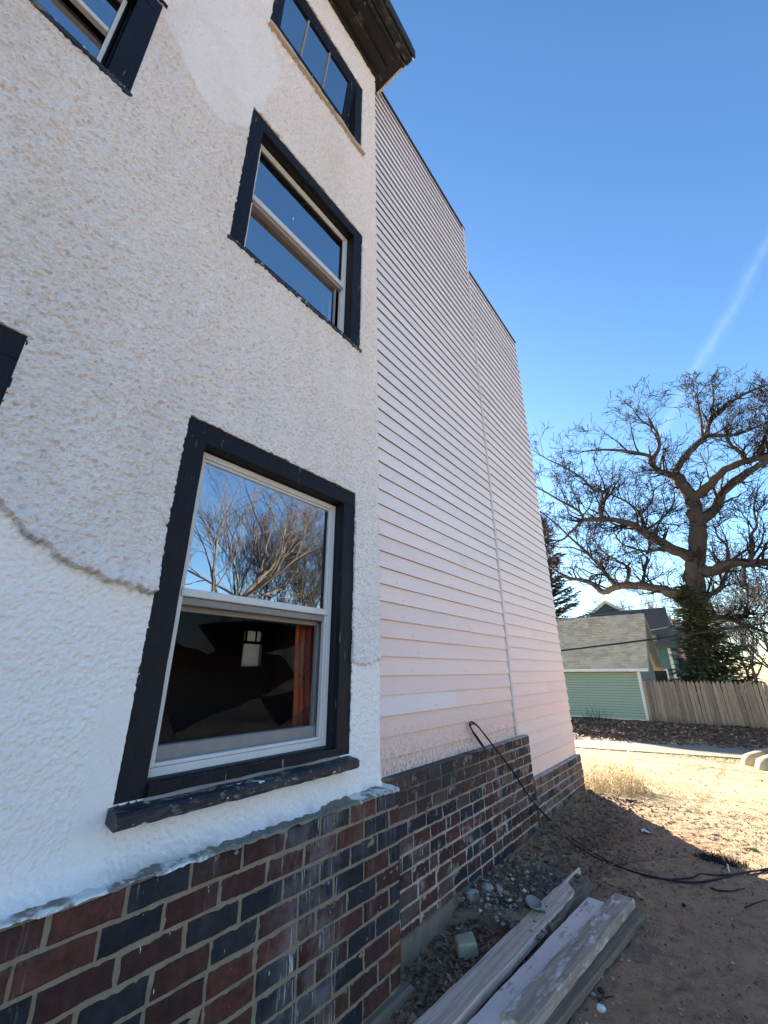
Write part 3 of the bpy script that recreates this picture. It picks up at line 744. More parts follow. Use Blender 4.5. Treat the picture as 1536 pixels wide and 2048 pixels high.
# window at the left edge ------------------------------------------------------
w, a, b, zb, zt = window('w5', 'window at the left edge of which only the navy casing corner shows')
frame(w, 'storm_frame', FX, a+.01, b-.01, -.35, zt-.01, .03, .03, m_alu)
pane(w, FX-.014, a+.04, b-.04, -.32, zt-.04)
wobble_box('sill', (XS-.06, WIN['w5'][0], -.44), (XS+.07, WIN['w5'][1]+.03, -.402), m_sill, w)

# curtain hanging inside the broken window
cx = -1.93
tl, tr, bl_, br = (onx(*p, cx) for p in ((592, 1236), (634, 1236), (582, 1470), (628, 1466)))
nu, nv = 40, 30
P = np.zeros((nu, nv, 3))
for i in range(nu):
    for j in range(nv):
        u, v = i/(nu-1), j/(nv-1); top = tl.lerp(tr, u); bot = bl_.lerp(br, u); p = bot.lerp(top, v)
        P[i, j] = (cx+.018*math.sin(u*22)+.006*math.sin(u*9+v*3), p.y+.004*math.sin(v*7), p.z)
cu = link('curtain', gridmesh('curtain', P), m_curtain)
tag(cu, 'red-orange curtain hanging inside the broken lower window', 'curtain')

# cornice ------------------------------------------------------------------------
co = part(boxo('cornice', (XS+.004, -1.7, TOP-.002), (-1.52, 2.03, TOP+.05), m_cornice, None, .004))
part(boxo('frieze', (XS+.006, -1.7, TOP-.075), (XS+.026, 2.01, TOP-.003), m_cornice, None, .003), co)
part(boxo('soffit', (-2.3, -1.7, TOP+.051), (-1.364, 2.15, TOP+.075), m_cornice, None, .002), co)
part(boxo('bed_moulding', (-1.385, -1.7, TOP+.020), (-1.345, 2.165, TOP+.0505), m_cornice, None, .008), co)
part(boxo('gutter_board', (-1.3445, -1.7, TOP+.030), (-1.255, 2.18, TOP+.19), m_cornice, None, .012), co)
part(boxo('drip_edge', (-1.2545, -1.7, TOP+.06), (-1.225, 2.195, TOP+.205), m_cornice, None, .006), co)
q = MB(); q.box((-2.3, 2.1515, TOP+.04), (-1.3455, 2.176, TOP+.19)); part(q.build('end_flashing', m_flash, None, .003), co)
part(boxo('soffit_board', (-2.3, -1.7, TOP+.076), (-1.26, 2.14, TOP+.19), m_cornice, None, 0), co)

# plinth ledge with flaking paint
ys = np.arange(-1.5, 2.145, .012); us = np.linspace(0, 1, 14)
Yg, U = np.meshgrid(ys, us, indexing='ij')
xx = (XS-.02)+U*(XB1+.004-(XS-.02)); zz = LEDGE+.012*(1-U)**1.3+(fbm(Yg*26, U*3, 4, 4, .6)-.5)*.022*(1-.4*U)
P = np.stack([xx+(fbm(Yg*30, U*2, 6)-.5)*.008*(U > .9), Yg, zz+.004], -1)
drop = P[:, -1:, :].copy(); drop[..., 2] -= .002+.014*np.clip(fbm(ys*15, ys*0, 9)[:, None]*2-.6, 0, 1); drop[..., 0] += .002
part(link('ledge', gridmesh('ledge', np.concatenate([P, drop], 1)), m_ledge))

# bricks -----------------------------------------------------------------------------
def brick_mesh(L, H, k):
    r = random.Random(k*31+int(L*1000)); n = []
    for i in range(4): n.append((-L/2+L*i/4+r.uniform(-.004, .004), -H/2))
    n.append((L/2, -H/2)); n.append((L/2, 0)); n.append((L/2, H/2))
    for i in range(3): n.append((L/2-L*(i+1)/4+r.uniform(-.004, .004), H/2))
    n.append((-L/2, H/2)); n.append((-L/2, 0))
    N = len(n)
    def ring(x, ins, j):
        out = []
        for y, z in n:
            yy = y-math.copysign(min(ins, abs(y)), y)+r.uniform(-j, j); zz = z-math.copysign(min(ins, abs(z)), z)+r.uniform(-j, j)
            out.append((x+r.uniform(-.0006, .0006), yy, zz))
        return out
    chip = r.random() < .35
    vs = ring(0, .006, .0022)+ring(-.004, .001, .0022)+ring(-.05, 0, .001)
    if chip: i = r.choice([0, 4, 6, 10]); x, y, z = vs[i]; vs[i] = (x-.006, y*.9, z*.78)
    fs = [tuple(range(N))]+[(a*N+i, a*N+(i+1) % N, a*N+N+(i+1) % N, a*N+N+i) for a in range(2) for i in range(N)]
    me = bpy.data.meshes.new('brick'); me.from_pydata(vs, [], fs); me.update()
    bm = bmesh.new(); bm.from_mesh(me); bmesh.ops.recalc_face_normals(bm, faces=bm.faces); bm.to_mesh(me); bm.free()
    me.materials.append(m_brick); return me
BM = {}
def brick(L, H, k):
    key = (round(L, 2), H, k % 5)
    if key not in BM: BM[key] = brick_mesh(L, H, k % 5)
    return BM[key]
RED = [(.066, .021, .017), (.054, .018, .016), (.078, .026, .018), (.048, .017, .016), (.088, .030, .020)]
NAVY = [(.015, .016, .024), (.021, .023, .032), (.012, .013, .020)]
BROWN = [(.105, .062, .046), (.085, .050, .040), (.13, .075, .050), (.065, .045, .040), (.17, .10, .066)]
NB = [0]
def plinth(name, xf, y0, y1, ztop, zbot, pitch, Lb, pal, navy, depth=.3, seed=1, relief=.0035):
    ys = np.arange(y0, y1+.001, .008); zs = np.arange(zbot, ztop+.0005, .008)
    Y, Z = np.meshgrid(ys, zs, indexing='ij')
    X = xf-.0046+(fbm(Y*60, Z*60, seed, 3)-.5)*.008+(fbm(Y*6, Z*6, seed+3)-.5)*relief*1.6
    X[:, -1] = xf-.012; X[-1, :] = xf-.008
    P = np.stack([X, Y, Z], -1)
    top = P[:, -1:, :].copy(); top[..., 0] -= depth; P = np.concatenate([P, top], 1)
    side = P[-1:, :, :].copy(); side[..., 0] -= depth; P = np.concatenate([P, side], 0)
    pl = part(link(name, gridmesh(name, P), m_mortar))
    rr = random.Random(seed); row = 0; z = ztop-pitch/2-.001
    while z > zbot+pitch*.3:
        y = y1+.001; first = True
        while y > y0:
            L = Lb+rr.uniform(-.008, .008)
            if first and row % 2: L = Lb*.5
            if not first and rr.random() < .07: L = Lb*.52
            first = False
            c = y-L/2
            if c+L/2 > y0+.02:
                o = bpy.data.objects.new('brick', brick(L-.012, pitch-.011, rr.randrange(5))); C.objects.link(o)
                col = rr.choice(NAVY) if rr.random() < navy else rr.choice(pal)
                v = rr.uniform(.8, 1.2); o.color = (col[0]*v, col[1]*v, col[2]*v, 1)
                o.parent = pl; o.location = (xf+rr.uniform(-.0018, .0025), c-.0, z+rr.uniform(-.0015, .0015)); o.rotation_euler = (rr.uniform(-.008, .008), rr.uniform(-.01, .01), rr.uniform(-.006, .006)); NB[0] += 1
            y -= L
        z -= pitch; row += 1
    return pl
plinth('brick_plinth', XB1, .20, 2.142, LEDGE, -1.46, .0800, .1935, RED, .46, seed=2)
plinth('rear_brick_plinth', XB2, 2.16, 4.505, LEDGE1, -1.45, .0790, .198, RED+BROWN[:2], .30, seed=5)
plinth('addition_brick_plinth', XB3, 4.60, 6.255, LEDGE2, -1.50, .0770, .190, BROWN, .12, seed=8)
print('BRICKS', NB[0])
# the same brickwork going on to the left, out of the photograph, and the cement footings
def left_bricks():
    rr = random.Random(77); q = MB(); z = LEDGE-.041; row = 0
    while z > -1.44:
        y = .196-(.1 if row % 2 else 0)
        while y > -1.45:
            q.box((XB1-.05, y-.182, z-.0345), (XB1+rr.uniform(-.001, .002), y, z+.0345), .0015); y -= .1935
        z -= .08; row += 1
    o = q.build('brick_course', m_brick, None, .003); o.color = (.05, .022, .020, 1); o['kind'] = 'stuff'; part(o)
left_bricks()
q = MB(); q.box((XB1-.3, -1.5, -1.6), (XB1-.006, .199, LEDGE)); part(q.build('plinth_core', m_mortar))
q = MB(); q.box((XB1-.3, .0, -1.62), (XB1+.035, 2.19, -1.395), .008); part(q.build('footing', m_concrete, None, .012))
def footing():
    ys = np.arange(2.20, 3.3, .02); pts = []
    q = MB(); vs = []
    for y in ys:
        t = -1.33 if y < 2.9 else -1.33
        vs += [(XB2-.05, y, t+.02), (XB2+.012+random.uniform(-.004, .004), y, t+random.uniform(-.006, .006)), (XB2+.035+random.uniform(-.006, .006), y, -1.50)]
    n = len(ys); q.add(vs, [(3*i+k, 3*i+k+1, 3*i+4+k, 3*i+3+k) for i in range(n-1) for k in (0, 1)])
    part(q.build('cement_haunch', m_concrete))
footing()

# clapboards ----------------------------------------------------------------------------
def clapboard(parent, y0, y1, zb, hgt, xw, seed, m=None, peach=None):
    r = random.Random(seed); n = max(2, int((y1-y0)/.28)); vs = []
    ph = r.uniform(0, 9); amp = r.uniform(.0006, .0022); tx = r.uniform(-.001, .0015)
    for k in range(n+1):
        y = y0+(y1-y0)*k/n; dz = amp*math.sin(y*2.3+ph)+r.uniform(-.0006, .0006)
        vs += [(xw+.017+tx, y, zb+dz), (xw+.003, y, zb+hgt+.01), (xw-.010, y, zb+hgt+.01), (xw-.004, y, zb+.002+dz)]
    fs = [(0, 1, 2, 3), tuple(range(n*4, n*4+4))]+[(k*4+i, k*4+(i+1) % 4, k*4+4+(i+1) % 4, k*4+4+i) for k in range(n) for i in range(4)]
    q = MB(); q.add(vs, fs); o = q.build('clapboard', [m or m_siding, m_lapshade]); o.parent = parent
    k_ = max(0, min(1, (1.25+r.uniform(-.12, .12)-zb)/1.7)) if peach is None else peach; v = r.uniform(.95, 1.02)  # lower boards pinker: differing old paint plus warm ground bounce put into the colour
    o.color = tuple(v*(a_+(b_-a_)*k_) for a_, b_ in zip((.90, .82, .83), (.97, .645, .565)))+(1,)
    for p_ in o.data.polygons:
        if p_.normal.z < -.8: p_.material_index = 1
    return o
sw = part(boxo('siding_wall', (XW-.0115, 2.0, -.60), (XW-.009, 4.30, 6.55), m_siding, None, 0))
EXP = .1178
z = -.488; k = 0
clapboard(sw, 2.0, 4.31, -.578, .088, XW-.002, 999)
while z < 6.50:
    h = min(EXP, 6.545-z)
    cuts = [2.0, 4.312]
    if k in (2,): cuts = [2.0, 3.19, 4.312]
    elif random.random() < .45: cuts = [2.0, random.uniform(2.7, 3.9), 4.312]
    for a, b in zip(cuts[:-1], cuts[1:]):
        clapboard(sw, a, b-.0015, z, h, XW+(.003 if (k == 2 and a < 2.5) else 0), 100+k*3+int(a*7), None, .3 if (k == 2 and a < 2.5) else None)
    z += EXP; k += 1
part(boxo('corner_board', (XW-.02, 4.3135, -.575), (XW+.024, 4.352, 6.545), m_siding, None, .003))
part(boxo('corner_bead', (XW-.02, 4.3525, -.575), (XW+.012, 4.366, 6.545), m_alud, None, .002))
part(boxo('roof_edge', (XW-.3, 1.98, 6.547), (XW+.032, 4.38, 6.567), m_tarlip, None, .003, .004))
sw2 = part(boxo('addition_siding_wall', (XW-.0115, 4.367, -.975), (XW-.009, 6.198, 5.63), m_siding, None, 0))
z = -.814; k = 0
part(boxo('skirt_panel', (XW-.008, 4.368, -.968), (XW+.006, 6.225, -.806), m_skirt, None, .002))
while z < 5.58:
    h = min(EXP, 5.635-z)
    y1 = 6.212+random.uniform(-.006, .006)
    cuts = [4.367, y1] if random.random() > .4 else [4.367, random.uniform(4.9, 5.8), y1]
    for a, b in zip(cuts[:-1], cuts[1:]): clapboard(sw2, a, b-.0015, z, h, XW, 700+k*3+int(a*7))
    z += EXP; k += 1
part(boxo('roof_edge', (XW-.3, 4.385, 5.637), (XW+.03, 6.235, 5.657), m_tarlip, None, .003, .004))
for o in bpy.data.objects:
    if o.name.split('.')[0] in ('siding_wall', 'addition_siding_wall', 'corner_board', 'rear_addition_body', 'end_wall'): o.color = (.70, .61, .595, 1)
# far end of the addition
q = MB(); q.box((-6.6, 6.2005, -.975), (XW+.002, 6.212, 5.63)); part(q.build('end_wall', m_siding))

# ------------------------------------------------------------------ neighbours
def lap_wall(q, p0, p1, zb, zt, exp_, nrm, gap=0.0):
    """lapped siding as one wall: every board a slanted step"""
    p0 = Vector(p0); p1 = Vector(p1); nrm = Vector(nrm); z = zb
    while z < zt-.005:
        z2 = min(z+exp_, zt); zt_ = z2-gap
        vs = []
        for p in (p0, p1):
            vs += [(p.x+nrm.x*.034, p.y+nrm.y*.034, z), (p.x+nrm.x*.004, p.y+nrm.y*.004, zt_), (p.x-nrm.x*.02, p.y-nrm.y*.02, zt_), (p.x-nrm.x*.02, p.y-nrm.y*.02, z)]
        q.add(vs, [(0, 1, 5, 4), (1, 2, 6, 5), (2, 3, 7, 6), (3, 0, 4, 7), (0, 3, 2, 1), (4, 5, 6, 7)]); z = z2
GYF = 24.5; GX1 = -3.45; GXL = -13.0; GZB = -2.08; GZE = .10; GYB = 30.0; GRY = 27.25; GRZ = 3.0
garage = empty('garage', (-8, 27, -2.25)); tag(garage, 'sage green garage with grey shingle roof across the alley', 'garage')
gi = Matrix.Translation((8, -27, 2.25))
def gp(o): o.parent = garage; o.matrix_parent_inverse = gi; return o
q = MB(); lap_wall(q, (GXL, GYF, 0), (GX1, GYF, 0), GZB, GZE, .121, (0, -1, 0), .016); gw = gp(q.build('wall', [m_green, m_tarlip]))
for p_ in gw.data.polygons:  # undersides darkened to strengthen the shade under the laps
    if p_.normal.z < -.8: p_.material_index = 1
q = MB()
z = GZB
while z < GRZ-.25:                                   # gable end, boards cut to the roof slope
    z2 = z+.105; f = max(0, min(1, (z-GZE)/(GRZ-GZE))) if z > GZE else 0
    ya = GYF+(GRY-GYF)*f; yb = GYB-(GYB-GRY)*f
    q.box((GX1-.03, ya, z), (GX1+.0, yb, z2)); z = z2
gp(q.build('gable_wall', m_green2))
gp(boxo('lap_shade_backing', (GXL, GYF+.001, GZB), (GX1-.01, GYF+.03, GZE), m_greend, None, 0))  # darker green showing between boards, painted lap shadow lines
gp(boxo('foundation', (GXL, GYF-.02, -2.6), (GX1+.02, GYB, GZB-.002), m_cream, None, .01))
q = MB(); q.box((GX1-.10, GYF-.045, GZB), (GX1+.035, GYF-.019, GZE-.02)); q.box((GX1+.006, GYF-.018, GZB), (GX1+.035, GYF+.12, GZE-.02)); gp(q.build('corner_board', m_white, None, .004))
def roof_plane(name, ye, ze, yr, zr, x0, x1, m):
    """courses of single shingles"""
    q = MB(); d = Vector((0, yr-ye, zr-ze)); Ls = d.length; d.normalize(); nrm = Vector((0, -d.z, d.y)) if yr > ye else Vector((0, d.z, -d.y))
    if nrm.z < 0: nrm = -nrm
    s = 0; row = 0
    while s < Ls-.02:
        x = x0-(.15 if row % 2 else 0); s2 = min(s+.20, Ls)
        while x < x1:
            wv = random.uniform(.24, .36); xa = max(x, x0); xb = min(x+wv-.008, x1); lift = random.uniform(.022, .045) if random.random() < .7 else random.uniform(.05, .075)
            if xb > xa+.02:
                a = Vector((0, ye, ze))+d*(s+random.uniform(-.006, .006)); b = Vector((0, ye, ze))+d*s2
                vs = []
                for xx in (xa, xb): vs += [(xx, (a+nrm*lift).y, (a+nrm*lift).z), (xx, (b+nrm*.003).y, (b+nrm*.003).z), (xx, (a-nrm*.002).y, (a-nrm*.002).z)]
                q.add(vs, [(0, 1, 4, 3), (0, 3, 5, 2), (0, 2, 1), (3, 4, 5)])
            x += wv
        s += .20; row += 1
    o = q.build(name, [m, m_tarlip])
    for p_ in o.data.polygons:
        if p_.normal.dot(d) < -.6: p_.material_index = 1
    return o
xr = -3.02; oy = GYF-.32; sl_ = (GRZ-GZE)/(GRY-GYF)
ez = GZE+.06-.32*sl_*0
q = MB()
th = .10
q.add([(GXL, oy, .13), (xr, oy, .13), (xr, GRY, GRZ), (GXL, GRY, GRZ), (GXL, oy, .13-th), (xr, oy, .13-th), (xr, GRY, GRZ-th), (GXL, GRY, GRZ-th), (xr, 2*GRY-oy, .13), (GXL, 2*GRY-oy, .13), (xr, 2*GRY-oy, .13-th), (GXL, 2*GRY-oy, .13-th)],
      [(0, 1, 2, 3), (4, 7, 6, 5), (0, 4, 5, 1), (1, 5, 6, 2), (3, 2, 8, 9), (7, 11, 10, 6), (2, 6, 10, 8), (8, 10, 11, 9), (0, 3, 7, 4), (3, 9, 11, 7)])
rf = gp(q.build('roof', m_cream))
sh = roof_plane('shingles', oy-.03, .145, GRY, GRZ+.015, GXL, xr+.02, m_shingle); sh.parent = rf; sh['kind'] = 'stuff'
q = MB(); q.box((GXL, oy-.028, -.0), (xr+.01, oy-.002, .135)); o = q.build('fascia', m_white, None, .004); o.parent = rf
q = MB(); q.prism([(-.015, -.16), (.015, -.16), (.015, 0), (-.015, 0)], (xr+.016, oy, .13), (xr+.016, GRY, GRZ)); q.prism([(-.015, -.16), (.015, -.16), (.015, 0), (-.015, 0)], (xr+.016, 2*GRY-oy, .13), (xr+.016, GRY, GRZ)); o = q.build('rake_board', m_cream); o.parent = rf

# fence of single pickets
fence = empty('picket_fence', (0, 23.7, -2.25)); tag(fence, 'weathered grey wooden picket fence with pointed tops beside the green garage', 'fence')
fi = Matrix.Translation((0, -23.7, 2.25))
def picket_mesh(k):
    r = random.Random(k); w = .070; h = 1.86; t = .011
    prof = [(-w, 0), (w, 0), (w+r.uniform(-.004, .004), h-.13), (.012, h), (-.012, h), (-w+r.uniform(-.004, .004), h-.13)]
    vs = [(x, -t, z) for x, z in prof]+[(x, t, z) for x, z in prof]
    me = bpy.data.meshes.new('picket'); me.from_pydata(vs, [], [tuple(range(6)), tuple(range(6, 12))[::-1]]+[(i, (i+1) % 6, 6+(i+1) % 6, 6+i) for i in range(6)]); me.update()
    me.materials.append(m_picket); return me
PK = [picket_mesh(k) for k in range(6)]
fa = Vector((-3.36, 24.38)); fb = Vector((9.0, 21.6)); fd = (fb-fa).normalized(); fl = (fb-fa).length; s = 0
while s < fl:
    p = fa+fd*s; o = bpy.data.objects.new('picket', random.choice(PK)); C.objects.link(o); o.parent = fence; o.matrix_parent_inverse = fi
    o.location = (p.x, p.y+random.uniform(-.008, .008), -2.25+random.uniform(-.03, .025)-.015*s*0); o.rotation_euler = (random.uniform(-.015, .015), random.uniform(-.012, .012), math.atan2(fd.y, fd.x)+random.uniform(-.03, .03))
    s += .151+random.uniform(-.004, .008)
for zz in (-2.0, -.9):
    q = MB(); q.prism([(-.02, -.045), (.02, -.045), (.02, .045), (-.02, .045)], (fa.x, fa.y+.05, zz), (fb.x, fb.y+.05, zz)); o = q.build('rail', m_picket); o.parent = fence; o.matrix_parent_inverse = fi
# low stone wall at its foot
lw = empty('low_wall', (0, 23, -2.4)); tag(lw, 'low stone and timber edging wall along the foot of the picket fence', 'wall')
li = Matrix.Translation((0, -23, 2.4))
s = -.9
while s < fl:
    L = random.uniform(.55, .9); p = fa+fd*s; p2 = fa+fd*(s+L-.012); n_ = Vector((fd.y, -fd.x))
    q = MB(); q.prism([(-.14, -.2), (.14, -.2), (.14, .10), (-.14, .10)], (p.x-n_.x*-.28, p.y-.28, -2.36), (p2.x, p2.y-.28, -2.36)); o = q.build('stone', m_block, None, .015); o.parent = lw; o.matrix_parent_inverse = li
    s += L
s = -.7
while s < fl:
    L = 2.4; p = fa+fd*s; p2 = fa+fd*(s+L-.01)
    q = MB(); q.prism([(-.13, 0), (.13, 0), (.13, .10), (-.13, .10)], (p.x, p.y-.27, -2.255), (p2.x, p2.y-.27, -2.255)); o = q.build('timber', m_picket, None, .012); o.parent = lw; o.matrix_parent_inverse = li
    s += L

# teal house and pink house behind
def gable_house(name, label, cx, cy, wid, dep, zb, ze, zr, mw, mr, mt, ang=0.0):
    h = empty(name, (cx, cy, zb)); h.rotation_euler.z = ang; tag(h, label, 'house'); H = ze-zb; R = zr-zb; w2, d2 = wid/2, dep/2
    q = MB(); q.add([(-w2, -d2, 0), (w2, -d2, 0), (w2, d2, 0), (-w2, d2, 0), (-w2, -d2, H), (w2, -d2, H), (w2, d2, H), (-w2, d2, H), (0, -d2, R), (0, d2, R)],
                    [(0, 1, 5, 8, 4), (2, 3, 7, 9, 6), (0, 4, 7, 3), (1, 2, 6, 5)]); o = q.build('wall', mw); o.parent = h
    q = MB(); e = .45; sl2 = (R-H)/w2; t = .16
    for sx in (-1, 1):
        q.add([(sx*(w2+e), -d2-e, H-e*sl2), (sx*(w2+e), d2+e, H-e*sl2), (0, d2+e, R), (0, -d2-e, R), (sx*(w2+e), -d2-e, H-e*sl2+t), (sx*(w2+e), d2+e, H-e*sl2+t), (0, d2+e, R+t), (0, -d2-e, R+t)],
              [(0, 3, 2, 1), (4, 5, 6, 7), (0, 1, 5, 4), (1, 2, 6, 5), (2, 3, 7, 6), (3, 0, 4, 7)])
    rfo = q.build('roof', mr); rfo.parent = h
    q = MB()
    for sx in (-1, 1): q.add([(sx*(w2+e), -d2-e-.03, H-e*sl2-.12), (0, -d2-e-.03, R-.12), (0, -d2-e-.03, R+t+.01), (sx*(w2+e), -d2-e-.03, H-e*sl2+t+.01), (sx*(w2+e), -d2-e-.004, H-e*sl2-.12), (0, -d2-e-.004, R-.12), (0, -d2-e-.004, R+t+.01), (sx*(w2+e), -d2-e-.004, H-e*sl2+t+.01)],
                             [(0, 1, 2, 3), (4, 7, 6, 5), (0, 4, 5, 1), (3, 2, 6, 7), (0, 3, 7, 4), (1, 5, 6, 2)])
    o = q.build('rake_board', mt); o.parent = rfo
    return h
def hwin(h, x, y, z, wx, hz, mt, face='-y'):
    q = MB()
    if face == '-y':
        q.box((x-wx/2-.1, y-.05, z-.1), (x+wx/2+.1, y-.002, z+hz+.1)); f = q.build('window', mt); f.parent = h
        o = boxo('window_pane', (x-wx/2, y-.06, z), (x+wx/2, y-.052, z+hz), m_darkglass, None, 0); o.parent = f
    else:
        q.box((x+.002, y-wx/2-.1, z-.1), (x+.05, y+wx/2+.1, z+hz+.1)); f = q.build('window', mt); f.parent = h
        o = boxo('window_pane', (x+.052, y-wx/2, z), (x+.06, y+wx/2, z+hz), m_darkglass, None, 0); o.parent = f
pk = at(1212, 1203, 42)
th_ = gable_house('teal_house', 'teal house with white trimmed gable showing over the garage ridge', pk.x, 46, 7.2, 8, -2.25, 3.2, pk.z-.1, m_teal, m_roofdark, m_white)
hwin(th_, .2, -4.0, 6.0, .5, .5, m_teal)
# lower wing of the teal house seen to the right of the garage
a = at(1300, 1232, 38); b = at(1336, 1288, 36)
tw = empty('teal_wing', (0, 0, 0)); tw.location = (b.x-2.2, 38.5, -2.25); tag(tw, 'teal house wing with dark shingle roof between the garage and the big oak', 'house')
q = MB(); X1 = b.x; H = b.z+2.25; q.box((-3, -2.2, 0), (X1-tw.location.x, 2.5, H)); o = q.build('wall', m_teal); o.parent = tw
q = MB(); R = a.z+2.9; xx = X1-tw.location.x+.15
q.add([(-3, -2.55, H-.1), (xx, -2.55, H-.1), (xx, .3, R), (-3, .3, R), (xx, 3, H-.1), (-3, 3, H-.1), (-3, -2.55, H-.25), (xx, -2.55, H-.25), (xx, 3, H-.25), (-3, 3, H-.25)], [(0, 1, 2, 3), (3, 2, 4, 5), (0, 6, 7, 1), (1, 7, 8, 4, 2), (5, 4, 8, 9), (6, 9, 8, 7), (0, 3, 5, 9, 6)])
o = q.build('roof', m_roofdark); o.parent = tw
q = MB(); q.box((xx-.28, -2.28, 0), (xx-.1, -2.205, H-.26)); q.box((-1.0, -2.25, .2), (.1, -2.203, 2.3)); o = q.build('trim', m_white); o.parent = tw
hwin(tw, X1-tw.location.x-.95, -2.2, 3.3, .5, 1.3, m_teal); hwin(tw, X1-tw.location.x-.9, -2.205, 1.2, .8, 1.1, m_white)
b2 = at(1372, 1300, 42); b3 = at(1340, 1290, 42)
ph = empty('pink_house', (b2.x-2.0, 44.5, -2.25)); tag(ph, 'pink sided house partly hidden behind the big oak trunk', 'house')
q = MB(); lap_wall(q, (-2.6, -2.5, 0), (1.6, -2.5, 0), 0, b3.z+2.2, .16, (0, -1, 0)); q.box((-2.6, -2.48, 0), (1.6, 3, b3.z+2.2)); o = q.build('wall', m_pinkh); o.parent = ph
q = MB(); q.add([(-2.9, -2.9, b3.z+2.2), (1.9, -2.9, b3.z+2.2), (1.9, .2, b3.z+4.0), (-2.9, .2, b3.z+4.0), (1.9, 3.3, b3.z+2.2), (-2.9, 3.3, b3.z+2.2)], [(0, 1, 2, 3), (3, 2, 4, 5), (0, 5, 4, 1), (1, 4, 2), (0, 3, 5)]); o = q.build('roof', m_rooftan); o.parent = ph
q = MB(); q.box((-1.6, -4.3, 0), (2.6, -2.55, 2.2)); o = q.build('porch', m_white); o.parent = ph
q = MB(); q.add([(-1.9, -4.6, 2.2), (2.9, -4.6, 2.2), (2.9, -2.6, 3.1), (-1.9, -2.6, 3.1), (-1.9, -2.6, 2.2), (2.9, -2.6, 2.2)], [(0, 1, 2, 3), (0, 4, 5, 1), (1, 5, 2), (0, 3, 4), (4, 3, 2, 5)]); o = q.build('porch_roof', m_roofdark); o.parent = ph
for x in (-.9, .3, 1.5): hwin(ph, x, -4.3, .6, .7, 1.3, m_white)

# ------------------------------------------------------------------ trees
def rv(r):
    return Vector((r.gauss(0, 1), r.gauss(0, 1), r.gauss(0, 1))).normalized()
def grow(mb, p, d, L, r0, lvl, r, maxl, gnarl=.35, up=.10, kids=(4, 7), n3=3, rmin=.008, ang=(.5, 1.1), shrink=(.45, .7)):
    seg = max(3, int(4+L*1.2)) if lvl < maxl else 3
    pts = [p]; rad = [r0]; dd = d.normalized()
    for i in range(seg):
        dd = (dd+rv(r)*gnarl+Vector((0, 0, up))).normalized(); pts.append(pts[-1]+dd*(L/seg)); rad.append(max(rmin, r0*(1-.75*(i+1)/seg)))
    mb.tube(pts, rad, 5 if r0 > .05 else 3, False)
    if lvl >= maxl: return
    for k in range(r.randint(*kids)):
        t = r.uniform(.2, 1.0); i = min(seg-1, int(t*seg)); q = pts[i].lerp(pts[i+1], t*seg-i)
        base = (pts[i+1]-pts[i]).normalized(); side = base.cross(rv(r)).normalized(); a = r.uniform(*ang)
        nd = base*math.cos(a)+side*math.sin(a)
        grow(mb, q, nd, L*r.uniform(*shrink), max(rmin, rad[i]*.6), lvl+1, r, maxl, gnarl, up, kids, n3, rmin, ang, shrink)

